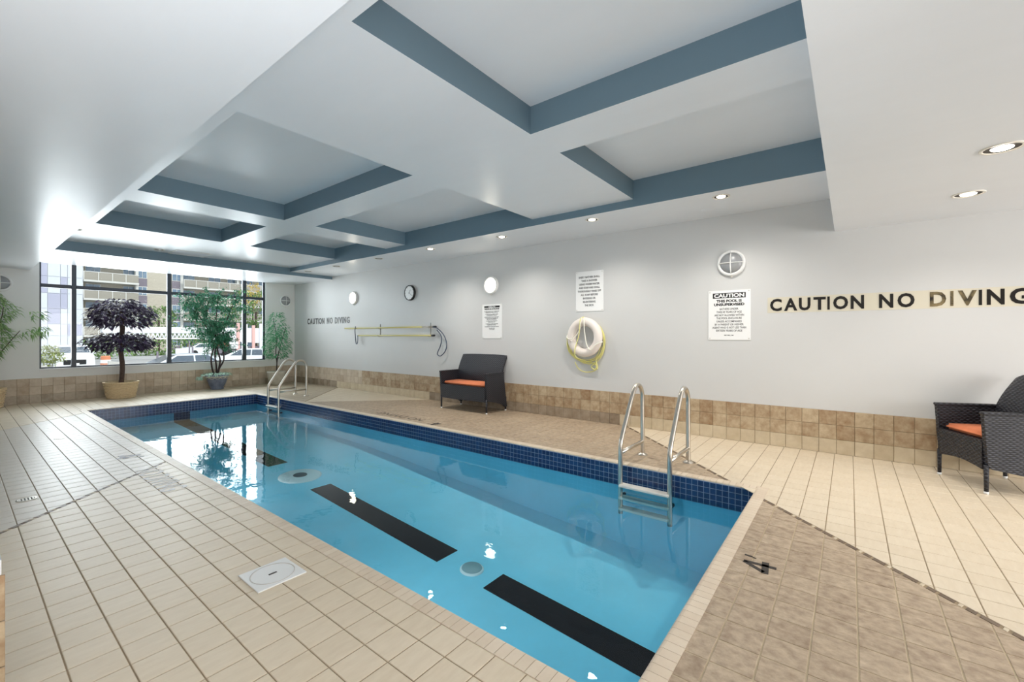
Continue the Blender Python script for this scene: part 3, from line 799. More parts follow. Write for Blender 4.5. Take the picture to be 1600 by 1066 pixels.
# grab lines: white rope looped from point to point across the ring
MB().tube(bez([(.03, .31, .14), (.035, .22, .160), (.035, .10, .15), (.07, -.10, .150), (.14, -.19, .163), (.22, -.12, .163), (.29, -.08, .13), (.31, -.07, .08)], 7), .0085, 8).build('grab_line', M_wrope, LR)
MB().tube(bez([(-.02, .31, .14), (-.03, .22, .160), (-.05, .12, .150), (-.12, .02, .152), (-.20, -.03, .163), (-.27, -.01, .155), (-.30, .02, .11), (-.31, .04, .07)], 7), .0085, 8).build('grab_line', M_wrope, LR)
YR = LR
for k in range(6):
    a0, b0 = .30+rr.uniform(-.015, .03), .30+rr.uniform(-.01, .05); cx, cyy = rr.uniform(-.05, .03), -.03-rr.uniform(0, .06); ph = rr.uniform(0, 6)
    pts = []
    for j in range(40):
        a = 2*PI*j/40
        rad_ = 1+.03*math.sin(3*a+ph)
        x = cx+a0*math.cos(a)*rad_; y = cyy+b0*math.sin(a)*rad_
        if y < -.2: y -= .06*k/5
        pts.append((x, y, .024+.008*(k % 3)+.004*math.sin(5*a+ph)))
    MB().tube(pts, .0065, 6, closed=True).build('rope_loop', M_yrope, YR)
MB().tube(bez([(-.03, .32, .03), (-.03, .30, .145), (-.04, .20, .163), (-.06, .05, .15), (-.11, -.12, .155), (-.13, -.22, .163), (-.12, -.31, .14), (-.05, -.36, .06), (.10, -.40, .03), (.17, -.42, .03)], 7), .0075, 8).build('rope_loop', M_yrope, YR)
MB().tube(bez([(-.22, -.33, .03), (-.10, -.38, .03), (.05, -.42, .04), (.16, -.40, .03), (.20, -.47, .03), (.13, -.53, .03), (-.02, -.55, .03), (-.14, -.50, .03), (-.2, -.40, .03)], 7), .0075, 8).build('rope_loop', M_yrope, YR)
MB().tube(bez([(.20, -.26, .03), (.18, -.36, .04), (.20, -.44, .05), (.16, -.50, .05), (.10, -.46, .05), (.17, -.42, .05), (.21, -.5, .05)], 7), .009, 8).build('knot', M_yrope, YR)

# ------------------------------------------------------------------ wicker seats
def panel(mb, f, nu, nv, th):
    """curved slab; f(u,v)->(pos, normal)"""
    A = []; B = []
    for j in range(nv+1):
        for i in range(nu+1):
            p, n_ = f(i/nu, j/nv); p = Vector(p); n_ = Vector(n_).normalized(); A.append(p+n_*th/2); B.append(p-n_*th/2)
    k = len(A); W_ = nu+1; fs = []
    for j in range(nv):
        for i in range(nu):
            a = j*W_+i; fs.append((a, a+1, a+W_+1, a+W_)); fs.append((k+a, k+a+W_, k+a+W_+1, k+a+1))
    edge = [i for i in range(W_)]+[j*W_+nu for j in range(1, nv+1)]+[nv*W_+i for i in range(nu-1, -1, -1)]+[j*W_ for j in range(nv-1, 0, -1)]
    for a, b in zip(edge, edge[1:]+edge[:1]): fs.append((a, k+a, k+b, b))
    mb.add(A+B, fs, 0, False)
    return mb
def seat(name, loc, rz, W_, label, cat, cushw):
    T = empty(name, loc, rz, label=label, cat=cat)
    D = .52; hw = W_/2
    for sx in (-1, 1):
        for y in (0, D):
            l = MB().tube([(sx*(hw-.02), y, .022), (sx*(hw-.02), y, .25)], [.015, .018], 10).build('leg', M_wick, T)
            MB().lathe([(.001, 0), (.016, 0), (.017, .022), (.001, .022)], 12, Matrix.Translation((sx*(hw-.02), y, 0))).build('foot_cap', M_white, l)
        # side arm panel
        poly = [(-.03, .685), (.0, .25), (.03, .215), (D*.5, .17), (D*.85, .11), (D-.03, .07), (D+.02, .07), (D-.035, .40), (D-.075, .685)]
        Mx = Matrix(((0, 0, 1, sx*(hw-.02)-.02), (1, 0, 0, 0), (0, 1, 0, 0), (0, 0, 0, 1)))
        o = MB().prism(poly, Mx, .04).build('arm_panel', M_wick, T); recalc(o)
        MB().bbox(sx*(hw-.02)-.027, sx*(hw-.02)+.027, -.038, D-.07, .675, .700, .006).build('arm_rail', M_wick, T)
    # apron
    n = 12; poly = [(-hw+.045, .455), (hw-.045, .455)]+[(hw-.045-(W_-.09)*i/n, .205+.03*math.sin(PI*i/n)*(-.3 if W_ > .8 else 1)) for i in range(n+1)]
    Mx = Matrix(((1, 0, 0, 0), (0, 0, 1, -.015), (0, 1, 0, 0), (0, 0, 0, 1)))
    o = MB().prism(poly, Mx, .03).build('apron', M_wick, T); recalc(o)
    MB().bbox(-hw+.042, hw-.042, .018, D, .425, .452, .006).build('seat_deck', M_wick, T)
    def bf(u, v):
        x = (u-.5)*2*(hw-.03)
        w0 = 1-.10*max(0, v-.75)/.25*abs(u-.5)*2
        y = D-.10+.17*v-.05*math.sin(PI*v)
        zt = .44+.56*v - (.05 if W_ < .8 else .012)*(abs(u-.5)*2)**3*v
        if W_ < .8: x *= 1-.10*v*v
        return (x, y, zt), (0, -1, .25)
    o = panel(MB(), bf, 14, 10, .035).build('backrest', M_wick, T); recalc(o)
    # cushion
    bm = bmesh.new(); bmesh.ops.create_cube(bm, size=1)
    for v in bm.verts: v.co = Vector((v.co.x*(W_-.12), v.co.y*(D-.12), v.co.z*.055))
    bmesh.ops.bevel(bm, geom=bm.edges[:], offset=.022, segments=3, affect='EDGES')
    for v in bm.verts:
        v.co.z += .012*(1-(v.co.x/(W_/2))**2)*(1-(v.co.y/(D/2))**2)
    o = MB().bm(bm, 0, True, Matrix.Translation((0, D/2-.045, .483))).build('seat_cushion', M_orange, T, label='orange seat cushion'); recalc(o)
    return T
seat('loveseat', (5.62, 5.48, 0), -PI/2, 1.16, 'black wicker two-seat bench with orange cushion against the right wall', 'bench', 1)
seat('wicker_armchair', (5.65, -.804, 0), math.atan2(-.42, -.91), .585, 'black wicker armchair with orange cushion at the right edge of the photo', 'chair', 1)

# ------------------------------------------------------------------ potted plants
M_basket = mat('wicker_basket', (248, 228, 190), .7, rgb2=(212, 184, 142), vscale=30, stretch=(1, 1, 6), bump=.6, bscale=60)
M_bark = mat('tree_bark', (92, 74, 66), .8, rgb2=(60, 46, 42), vscale=20)
M_bark2 = mat('dark_tree_bark', (58, 44, 44), .8)
M_soil = mat('potting_soil', (64, 48, 38), .95)
M_purple = mat('purple_leaf', (84, 66, 98), .42, spec=.5, rgb2=(40, 34, 56), vscale=6, rnd=.6)
M_green = mat('green_leaf', (104, 172, 138), .6, spec=.25, rgb2=(56, 124, 92), vscale=6, rnd=.7)
M_green2 = mat('fresh_green_leaf', (120, 196, 146), .6, spec=.25, rgb2=(60, 130, 92), vscale=6, rnd=.7)
M_green3 = mat('light_green_leaf', (176, 204, 140), .5, rgb2=(92, 136, 78), vscale=6, rnd=.7)
M_moss = mat('pale_trailing_leaf', (208, 232, 216), .6, rgb2=(150, 196, 172), vscale=9, rnd=.7)
M_potb = mat('blue_grey_pot', (128, 138, 158), .35, rgb2=(88, 98, 120), vscale=8)
M_potw = mat('cream_pot', (208, 204, 190), .55, rgb2=(184, 178, 160), vscale=8)
M_bamboo = mat('bamboo_stem', (140, 170, 84), .5)
def leaf(mb, p, d, L_, wd, droop=.3, rg=random):
    d = Vector(d).normalized(); up = Vector((rg.uniform(-.5, .5), rg.uniform(-.5, .5), 1)); s_ = d.cross(up)
    if s_.length < 1e-3: s_ = Vector((1, 0, 0))
    s_.normalize(); n_ = s_.cross(d); p = Vector(p)
    a = p; b = p+d*L_*.35+s_*wd/2+n_*.1*L_; c = p+d*L_*.35-s_*wd/2+n_*.1*L_; m_ = p+d*L_*.4; e = p+d*L_-Vector((0, 0, droop*L_))
    mb.add([a, b, e, c, m_], [(0, 4, 1), (1, 4, 2), (2, 4, 3), (0, 3, 4)])
def basket(T, r0, r1, h, m=None):
    MB().lathe([(.001, 0), (r0, 0), (r0+.008, .02), ((r0+r1)/2+.008, h*.5), (r1, h-.03), (r1+.02, h-.015), (r1+.015, h), (r1-.02, h-.005), (r1-.03, h-.06)], 40, fn=lambda a, z: 1+.012*math.sin(a*26)*(1 if int(z*60) % 2 else -1)).build('basket', M_basket, T)
    mb = MB()
    for k in range(9):
        z = h*(k+.6)/9.5; r = r0+(r1-r0)*z/h+.012
        mb = MB(); mb.tube([(r*math.cos(a), r*math.sin(a), z+.005*math.sin(a*13+k*PI)) for a in [2*PI*j/52 for j in range(52)]], .011, 6, closed=True); mb.build('wicker_band', M_basket, T)
    MB().lathe([(.001, h-.05), (r1-.028, h-.055)], 24).build('soil', M_soil, T)
# purple-leaved topiary
T = empty('potted_topiary', (2.25, 12.5, 0), label='purple-leaved two-tier tree in a wicker basket in front of the window', cat='plant', group=None)
basket(T, .22, .285, .36)
rg = random.Random(11)
MB().tube(bez([(0, 0, .30), (.02, 0, .7), (-.01, .01, 1.1), (.02, 0, 1.5), (0, 0, 1.95)], 5), [.045]*17+[.035]*4, 10).build('trunk', M_bark, T)
for cz, rz_, ry, n in ((1.80, .55, .36, 950), (1.20, .56, .23, 650)):
    mb = MB()
    for k in range(16):
        br = MB(); a = rg.uniform(0, 2*PI); e = Vector((math.cos(a)*rz_*.8, math.sin(a)*rz_*.8, cz+rg.uniform(-.1, .15)))
        br.tube([Vector((0, 0, cz-.15)), e*.5+Vector((0, 0, cz*.5+.04)), e], .008, 5); br.build('branch', M_bark2, T)
    for k in range(n):
        a = rg.uniform(0, 2*PI); ph = math.asin(rg.uniform(-.8, 1)); u = rg.uniform(.35, 1)**.5
        wob = 1+.10*math.sin(3*a+cz*5)+.08*math.sin(5*a)
        x, y, z = math.cos(a)*math.cos(ph)*rz_*u*wob, math.sin(a)*math.cos(ph)*rz_*.8*u*wob, cz+math.sin(ph)*ry*u
        if y > .38: y = .38
        leaf(mb, (x, y, z), (math.cos(a)+rg.uniform(-.6, .6), math.sin(a)+rg.uniform(-.8, .4), rg.uniform(-.8, .25)), rg.uniform(.10, .15), rg.uniform(.05, .08), .25, rg)
    mb.build('foliage', M_purple, T, kind='stuff')
# ficus in scalloped pot
T = empty('potted_ficus', (4.10, 12.62, 0), label='tall airy green tree in a blue-grey scalloped pot before the window', cat='plant')
MB().lathe([(.001, 0), (.135, 0), (.15, .02), (.14, .05), (.17, .12), (.215, .25), (.235, .30), (.25, .31), (.255, .36), (.235, .365), (.22, .34)], 60, fn=lambda a, z: 1+(.035*abs(math.sin(a*6)) if .06 < z < .29 else 0)).build('pot', M_potb, T)
MB().lathe([(.24, .305), (.258, .312), (.258, .335), (.24, .34)], 60, fn=lambda a, z: 1).build('rim_band', M_potw, T)
MB().tube([((.243-.02*abs(math.sin(6*a)))*math.cos(a), (.243-.02*abs(math.sin(6*a)))*math.sin(a), .302-.03*abs(math.sin(6*a))) for a in [2*PI*k/96 for k in range(96)]], .007, 6, closed=True).build('scalloped_trim', M_potw, T)
mb = MB()
for k in range(320):
    a = rg.uniform(0, 2*PI); r = rg.uniform(0, .3); leaf(mb, (math.cos(a)*r, math.sin(a)*r*.8, .36+.05*rg.random()-.25*max(0, r-.22)), (math.cos(a), math.sin(a), rg.uniform(-.3, .6)), .07, .03, .4, rg)
for k in range(60): leaf(mb, (-.28-.12*rg.random(), rg.uniform(-.1, .1), .27+.06*rg.random()), (-1, rg.uniform(-.5, .5), -.2), .06, .025, .4, rg)
mb.build('ground_cover', M_moss, T, kind='stuff')
stems = [[(-.02, 0, .3), (-.10, 0, .5), (-.12, .02, .8), (-.08, 0, 1.1), (-.2, 0, 1.5), (-.4, .03, 1.9), (-.5, .05, 2.2)], [(.03, 0, .3), (.05, .02, .5), (.16, .02, .75), (.12, 0, 1.1), (.16, 0, 1.5), (.3, 0, 2.0), (.42, -.03, 2.3)],
         [(0, .02, .3), (.0, .05, .6), (-.03, .05, .9), (.02, .03, 1.3), (-.02, 0, 1.7), (.02, 0, 2.3)], [(-.02, -.02, .3), (.06, -.03, .7), (0, -.03, 1.0), (-.05, -.03, 1.4), (-.25, -.1, 1.8), (-.2, -.1, 2.3)]]
br = MB()
for s in stems:
    p = bez(s, 4); br = MB(); br.tube(p, [.022-.014*i/len(p) for i in range(len(p))], 7); br.build('stem', M_bark2, T)
mb = MB(); tw = MB()
for k in range(210):
    s = stems[rg.randrange(4)]; p = bez(s, 4); q0 = p[rg.randrange(len(p)//2, len(p))]
    d = Vector((rg.gauss(0, 1), rg.gauss(0, .8), rg.gauss(.25, .7))); d.normalize(); e = q0+Vector((d.x*1.25, d.y, d.z))*rg.uniform(.15, .45)
    if e.z > 2.55: e.z = 2.55
    tw.tube([q0, (q0+e)/2+Vector((0, 0, .03)), e], .0035, 4, caps=False)
    for j in range(30):
        t_ = rg.uniform(.25, 1.05); pp = q0.lerp(e, t_)+Vector((rg.uniform(-.05, .05), rg.uniform(-.05, .05), rg.uniform(-.05, .05)))
        leaf(mb, pp, (rg.gauss(0, 1), rg.gauss(0, 1), rg.gauss(-.3, .7)), rg.uniform(.05, .085), .028, .3, rg)
tw.build('twigs', M_bark2, T, kind='stuff'); mb.build('foliage', M_green, T, kind='stuff')
# corner plant, white pot
T = empty('potted_bamboo', (5.47, 12.45, 0), label='young green plant in a cream pot behind the far ladder', cat='plant')
MB().lathe([(.001, 0), (.15, 0), (.17, .03), (.215, .2), (.225, .32), (.235, .37), (.215, .375), (.2, .33)], 40).build('pot', M_potw, T)
MB().lathe([(.001, .345), (.205, .34)], 24).build('soil', M_soil, T)
for s in ([(0, 0, .33), (.01, 0, .6), (-.02, 0, .9), (.0, 0, 1.3), (-.08, 0, 1.8)], [(.0, 0, .33), (.03, .02, .7), (.12, .02, 1.1), (.25, 0, 1.6)]):
    p = bez(s, 4); MB().tube(p, [.016-.01*i/len(p) for i in range(len(p))], 7).build('stem', M_bark2, T)
mb = MB()
for k in range(1900):
    z = rg.uniform(.72, 2.0); ww = .34*(1-max(0, (z-1.5))/.75)*(.55+.45*min(1, (z-.6)/.3)); a = rg.uniform(0, 2*PI); r = ww*rg.random()**.5
    if z > 1.6 and rg.random() < .5: continue
    if math.sin(a*2.0+z*6) > .55 and r > .1: continue
    if z > 1.3 and abs(a-1.6) < .7: continue
    leaf(mb, (math.cos(a)*r+.02, math.sin(a)*r*.8, z), (math.cos(a)+rg.uniform(-.4, .4), math.sin(a), rg.uniform(-.5, .5)), rg.uniform(.07, .11), .030, .4, rg)
mb.build('foliage', M_green2, T, kind='stuff')
# left plant in basket
T = empty('potted_ficus', (.40, 12.62, 0), label='light green leggy plant in a wicker basket at the left edge', cat='plant')
basket(T, .17, .22, .37)
for s in ([(-.05, 0, .3), (-.03, 0, .8), (-.02, 0, 1.2), (.15, 0, 1.6), (.2, 0, 2.0)], [(.03, 0, .3), (.06, 0, .7), (.12, 0, .95), (.25, 0, 1.2), (.4, 0, 1.45)], [(.08, .02, .3), (.13, .02, .6), (.10, .02, 1.0), (.0, 0, 1.4), (.05, 0, 2.1)], [(0, 0, .3), (-.1, 0, 1.), (-.2, 0, 1.7)]):
    p = bez(s, 4); MB().tube(p, [.013-.008*i/len(p) for i in range(len(p))], 7).build('stem', M_bark, T)
for k in range(4): MB().tube([(.02+.03*k, .03*(k % 2), .3), (.02+.03*k, .03*(k % 2), .60+.05*(k % 3))], .014, 8).build('cane', M_bamboo, T)
mb = MB()
for k in range(950):
    z = rg.uniform(.95, 2.15); a = rg.uniform(0, 2*PI); ww = .40*(1-.45*abs(z-1.6)/.6)*(.75+.35*math.sin(z*11)); r = ww*rg.random()**.5
    x_, y_ = .05+math.cos(a)*r, math.sin(a)*r*.6
    leaf(mb, (x_, min(y_, .24), z), (math.cos(a)+rg.uniform(-.4, .4), -abs(math.sin(a)), rg.uniform(-.8, .3)), rg.uniform(.07, .12), .028, .4, rg)
for c in ((.62, -.05, 1.75), (.55, -.05, 1.42), (.66, -.05, 1.46)):
    for k in range(26): leaf(mb, (c[0]+rg.uniform(-.12, .12), c[1]+rg.uniform(-.1, .1), c[2]+rg.uniform(-.08, .08)), (rg.uniform(-.3, 1), rg.uniform(-.6, .2), rg.uniform(-.8, .2)), .11, .03, .4, rg)
mb.build('foliage', M_green3, T, kind='stuff')

#EXTERIOR
# ------------------------------------------------------------------ outside the window
GZ = -1.0
M_asph = mat('pale_asphalt', (176, 174, 172), .9, var=.15, vscale=.6)
M_conc = mat('concrete', (206, 202, 194), .85, var=.1, vscale=1)
M_tan = mat('tan_brick', (196, 188, 172), .9, rgb2=(182, 172, 156), vscale=3, stretch=(1, 1, 6))
M_clad = mat('white_cladding', (206, 209, 214), .6)
M_clad2 = mat('lavender_cladding', (172, 172, 190), .6)
M_plum = mat('grey_purple_panel', (128, 120, 130), .7)
M_rail = mat('balcony_panel_grey', (156, 150, 138), .7)
M_slab = mat('balcony_slab', (214, 212, 206), .7)
M_win = mat('building_window', (82, 106, 132), .12, spec=.9, rgb2=(118, 140, 158), vscale=.8)
M_white2 = mat('white_painted_steel', (240, 240, 242), .5)
M_brickr = mat('red_brick', (178, 112, 92), .9, var=.2, vscale=6)
M_tree = mat('outdoor_leaf', (120, 150, 78), .7, rgb2=(84, 116, 60), vscale=2, rnd=.6)
M_hedge = mat('hedge_leaf', (130, 162, 88), .7, rgb2=(92, 126, 66), vscale=2, rnd=.6)
M_shrub = mat('yellow_green_leaf', (170, 172, 110), .7, rgb2=(120, 136, 76), vscale=2, rnd=.6)
MB().box(-40, 90, FY+.2, 140, GZ-.3, GZ).build('ground', M_asph, kind='structure')
# white clad building with lavender panels
A = empty('clad_building', (1, 45, GZ), label='white panel-clad building with lavender blocks at the left of the window', cat='building')
def ab(name, x0, x1, y0, y1, z0, z1, m, par=A):
    l = par.location if par.parent is None else A.location
    return MB().box(x0-l.x, x1-l.x, y0-l.y, y1-l.y, z0-l.z, z1-l.z).build(name, m, par)
ab('wall', -8, 5.95, 45, 58, GZ, 13, M_clad)
xs = [1.7, 2.5, 3.3, 4.14, 4.78, 5.14, 5.92]
zs = [GZ+.3, 1.35, 2.2, 3.3, 4.4, 5.6, 7.0, 8.4]
lav = {(2, 5), (2, 4), (4, 4), (4, 3), (3, 2), (3, 3), (5, 1)}
for i in range(len(xs)-1):
    for j in range(len(zs)-1):
        ab('cladding_panel', xs[i]+.015, xs[i+1]-.015, 44.95, 45, zs[j]+.015, zs[j+1]-.015, M_clad2 if (i, j) in lav else M_clad)
# apartment block
B = empty('apartment_building', (22, 84, GZ), label='tan brick apartment block with long grey balconies', cat='building')
def bb(name, x0, x1, y0, y1, z0, z1, m, par=None):
    l = B.location
    return MB().box(x0-l.x, x1-l.x, y0-l.y, y1-l.y, z0-l.z, z1-l.z).build(name, m, par or B)
bb('wall', 10.2, 11.0, 83.2, 96, GZ, 20, M_clad)
bb('wall', 11.0, 16.9, 84.6, 96, GZ, 20, M_tan)
bb('wall', 16.9, 22.4, 83.9, 96, GZ, 20, M_tan)
bb('wall', 22.4, 44, 84.6, 96, GZ, 20, M_tan)
fl = [-1.25+2.55*k for k in range(7)]
for z in fl:
    for x0, x1, nseg in ((11.05, 16.9, 4), (22.4, 30.4, 5), (30.5, 38.5, 5)):
        if z > -1:
            s = bb('balcony', x0, x1, 82.8, 84.6, z-.1, z+.14, M_slab)
            w_ = (x1-x0)/nseg
            for k in range(nseg):
                bb('railing_panel', x0+k*w_+.05, x0+(k+1)*w_-.05, 82.82, 82.88, z+.16, z+1.22, M_rail, s)
                bb('railing_post', x0+k*w_-.04, x0+k*w_+.04, 82.78, 82.90, z+.14, z+1.32, M_slab, s)
            bb('top_rail', x0, x1, 82.8, 82.88, z+1.24, z+1.32, M_slab, s)
            if s.matrix_world: pass
    for x0, x1 in ((11.4, 13.0), (15.4, 16.7), (22.7, 24.3), (26.2, 28.0), (29.0, 30.2), (31.0, 33.0), (34, 36)):
        f = bb('window', x0, x1, 84.52, 84.6, z+.3, z+2.3, M_slab)
        n = 2
        for k in range(n):
            bb('pane', x0+.06+(x1-x0-.06)*k/n, x0+(x1-x0-.06)*(k+1)/n, 84.48, 84.52, z+.38, z+2.22, M_win, f)
    for x0, x1 in ((16.95, 18.05), (21.1, 22.35)):
        f = bb('window', x0, x1, 83.82, 83.9, z+1.0, z+2.35, M_slab)
        for k in range(2): bb('pane', x0+.08+(x1-x0-.08)*k/2, x0+(x1-x0-.08)*(k+1)/2, 83.78, 83.82, z+1.1, z+2.25, M_win, f)
        bb('spandrel_panel', x0, x1, 83.82, 83.9, z-.2, z+.98, M_plum)
for x in (11.0, 16.9, 22.4, 30.4):
    bb('column', x-.25, x+.1, 83.6, 84.6, GZ, 20, M_slab)
# balconies' children keep the balcony as parent but are placed in block coordinates: every slab sits at the block's own origin
# foliage masses
def bush(name, x, y, z, rx, ry, rz, n, m, label, cat, lf=.25, stem=0, group=None):
    T = empty(name, (x, y, GZ), label=label, cat=cat, group=group)
    rg = random.Random(int(x*100+y)); mb = MB()
    for k in range(n):
        a = rg.uniform(0, 2*PI); ph = math.asin(rg.uniform(-1, 1)); u = rg.uniform(.45, 1)**.4
        wob = 1+.18*math.sin(3*a+x)+.14*math.sin(5*ph+y)
        p = (math.cos(a)*math.cos(ph)*rx*u*wob, math.sin(a)*math.cos(ph)*ry*u*wob, z-GZ+math.sin(ph)*rz*u*wob)
        if p[2] < .02: p = (p[0], p[1], .03)
        leaf(mb, p, (rg.gauss(0, 1), rg.gauss(0, 1), rg.gauss(0, 1)), lf*rg.uniform(.7, 1.3), lf*.55, .2, rg)
    if stem: MB().tube([(0, 0, 0), (0, 0, z-GZ)], stem, 8).build('trunk', M_bark, T)
    mb.build('foliage', m, T, kind='stuff'); return T
def at(u, Y): 
    t = (u-800)/F_PX; d = Y/(math.cos(YAW)-math.sin(YAW)*t); return d*(math.sin(YAW)+math.cos(YAW)*t), d
def place(u, Y, v):
    x, d = at(u, Y); return x, CAMZ-(v-HOR)/F_PX*d, d
x, z, d = place(78, 34, 556); bush('shrub', x, 34, z, .55, .5, .5, 500, M_shrub, 'yellow-green shrub at the lower left of the window', 'shrub', .16)
x, z, d = place(66, 19, 528); 
x, z, d = place(140, 60, 548); bush('hedge', x, 60, z, 2.6, 1.2, 1.0, 900, M_hedge, 'low green bush behind the white car', 'shrub', .3)
x, z, d = place(258, 66, 538); bush('hedge', x, 66, z, 4.2, 1.6, 1.9, 1600, M_hedge, 'broad bright green hedge below the white boom', 'hedge', .35)
x, z, d = place(248, 74, 500); bush('street_tree', x, 74, z, 2.3, 1.6, 1.9, 900, M_tree, 'round green tree right of the purple topiary, above the boom', 'tree', .35, .14)
x, z, d = place(400, 60, 488); bush('street_tree', x, 60, z, 3.0, 1.8, 2.7, 1400, M_tree, 'green tree behind the rightmost window column', 'tree', .35, .16)
x, z, d = place(395, 78, 462); bush('street_tree', x, 78, z, 1.4, 1.0, 1.9, 400, mat('golden_leaf', (224, 196, 104), .7, rnd=.5, rgb2=(200, 178, 90)), 'small golden-leaved tree top behind the green tree', 'tree', .35, .12)
# cars
M_cw = mat('car_paint_white', (238, 240, 242), .25, spec=.7); M_cs = mat('car_paint_silver', (176, 184, 192), .3, spec=.7, metal=.3)
M_cg = mat('car_glass', (66, 80, 94), .08, spec=1); M_tyre = mat('tyre_rubber', (30, 30, 32), .8); M_headl = mat('headlamp', (236, 240, 246), .1, spec=1)
def car(loc, rz, body, label, L_=4.6, W_=1.82, H_=1.45, suv=False):
    T = empty('car', loc, rz, label=label, cat='car')
    s = L_/4.6; k = H_/1.45
    low = [(-2.28, .30), (-2.30, .62), (-2.22, .80), (-1.35, .93), (1.75, .97), (2.22, .93), (2.30, .60), (2.25, .28)]
    if suv: low = [(-2.28, .30), (-2.30, .70), (-2.15, .90), (-1.25, 1.0), (2.15, 1.03), (2.28, .80), (2.25, .28)]
    cabo = [(-1.30, .93), (-.55, 1.40), (-.25, 1.45), (.85, 1.43), (1.75, .98)] if not suv else [(-1.2, 1.0), (-.65, 1.38), (-.3, 1.45), (1.7, 1.42), (2.12, 1.03)]
    Mx = lambda yo: Matrix(((1, 0, 0, 0), (0, 0, 1, yo), (0, 1, 0, 0), (0, 0, 0, 1)))
    def taper(poly, w0, w1, n_):
        zs_ = [p[1] for p in poly]; za, zb_ = min(zs_), max(zs_); mb = MB(); n = len(poly)
        wd = [w0+(w1-w0)*((z-za)/(zb_-za))**1.5 for _, z in poly]
        vs = [(x*s, -w/2, z*k) for (x, z), w in zip(poly, wd)]+[(x*s, w/2, z*k) for (x, z), w in zip(poly, wd)]
        mb.add(vs, [list(range(n)), [n+i for i in range(n)][::-1]]+[[i, n+i, n+(i+1) % n, (i+1) % n] for i in range(n)]); return mb
    o = taper(low, W_, W_*.94, 0).build('body', body, T); recalc(o)
    o = taper(cabo, W_*.93, W_*.74, 0).build('cabin', body, T); recalc(o)
    def q(pts, nm, m, thick=.0): 
        mb = MB(); mb.add(pts, [list(range(len(pts)))]); return mb.build(nm, m, T)
    a, b = cabo[0], cabo[1]
    def lerp(p, r, t): return (p[0]+(r[0]-p[0])*t, p[1]+(r[1]-p[1])*t)
    def strip(p, r, w0, w1, nm, out):
        p1, r1 = lerp(p, r, .08), lerp(p, r, .92); nx, nz = (-(r[1]-p[1]), (r[0]-p[0])); l = math.hypot(nx, nz); nx, nz = nx/l*.012*out, nz/l*.012*out
        q([((p1[0]+nx)*s, -w0/2, (p1[1]+nz)*k), ((p1[0]+nx)*s, w0/2, (p1[1]+nz)*k), ((r1[0]+nx)*s, w1/2, (r1[1]+nz)*k), ((r1[0]+nx)*s, -w1/2, (r1[1]+nz)*k)], nm, M_cg)
    strip(cabo[0], cabo[1], W_*.84, W_*.70, 'windshield', 1); strip(cabo[-1], cabo[-2], W_*.82, W_*.68, 'rear_window', -1)
    zc0, zc1 = cabo[0][1]+.05, cabo[2][1]-.08
    for sy in (-1, 1):
        y0_, y1_ = sy*(W_*.455), sy*(W_*.395)
        for x0_, x1_, u0, u1 in ((-.98, .10, -.45, .10), (.18, cabo[-1][0]-.3, .18, cabo[-2][0]+.02)):
            q([(x0_*s, y0_+sy*.02, zc0*k), (x1_*s, y0_+sy*.02, zc0*k), (u1*s, y1_+sy*.02, zc1*k), (u0*s, y1_+sy*.02, zc1*k)], 'side_window', M_cg)
        for x_ in (-1.42, 1.40):
            Mw = Matrix.Translation((x_*s, sy*(W_/2-.10), .32)) @ Matrix.Rotation(PI/2, 4, 'X')
            MB().lathe([(.001, -.11), (.30, -.11), (.32, -.08), (.32, .08), (.30, .11), (.001, .11)], 24, Mw).build('wheel', M_tyre, T)
        MB().bbox(-2.29*s, -2.16*s, sy*.82-.16 if sy > 0 else -.82-.06, sy*.82+.06 if sy > 0 else -.82+.16, .66*k, .78*k, .02).build('headlight', M_headl, T)
        MB().bbox(-.95*s, -.80*s, sy*(W_/2+.06)-.07, sy*(W_/2+.06)+.07, .95*k, 1.06*k, .02).build('side_mirror', body, T)
    MB().bbox(-2.325*s, -2.27*s, -.52, .52, .42*k, .68*k, .02).build('grille', M_tyre, T)
    MB().bbox(-2.34*s, -2.31*s, -.2, .2, .40*k, .50*k, .005).build('number_plate', M_board, T)
    return T
x, z, d = place(118, 40, 560); car((x, 41.5, GZ), PI/2-.05, M_cw, 'white car facing the window at the left, behind the first mullion', 4.5, 1.9, 1.72, True)
x, z, d = place(300, 27.5, 560); car((x, 27.5, GZ), PI+.05, M_cs, 'silver sedan parked side-on behind the ficus pot', 4.6, 1.8, 1.42)
x, z, d = place(322, 62, 545); car((x, 62, GZ), PI, M_cw, 'distant white sedan crossing behind the silver one', 4.6, 1.8, 1.45)
x, z, d = place(402, 34, 560); car((x, 34, GZ), PI/2+.9, M_cw, 'white car cut by the right edge of the window', 4.6, 1.8, 1.45)
# traffic barrel
x, z, d = place(165, 36, 565)
T = empty('traffic_barrel', (x, 36, GZ), label='orange and white striped traffic barrel beside the white car', cat='barrel')
M_or = mat('barrel_orange', (214, 134, 96), .6)
MB().lathe([(.34, 0), (.34, .06), (.27, .08)], 24).build('base', M_tyre, T)
for i in range(5): MB().lathe([(.28-.012*i, .08+.20*i), (.272-.012*i, .28+.20*i)], 24).build('band', M_or if i % 2 == 0 else M_white2, T)
MB().lathe([(.225, 1.08), (.2, 1.12), (.001, 1.13)], 24).build('top', M_or, T)
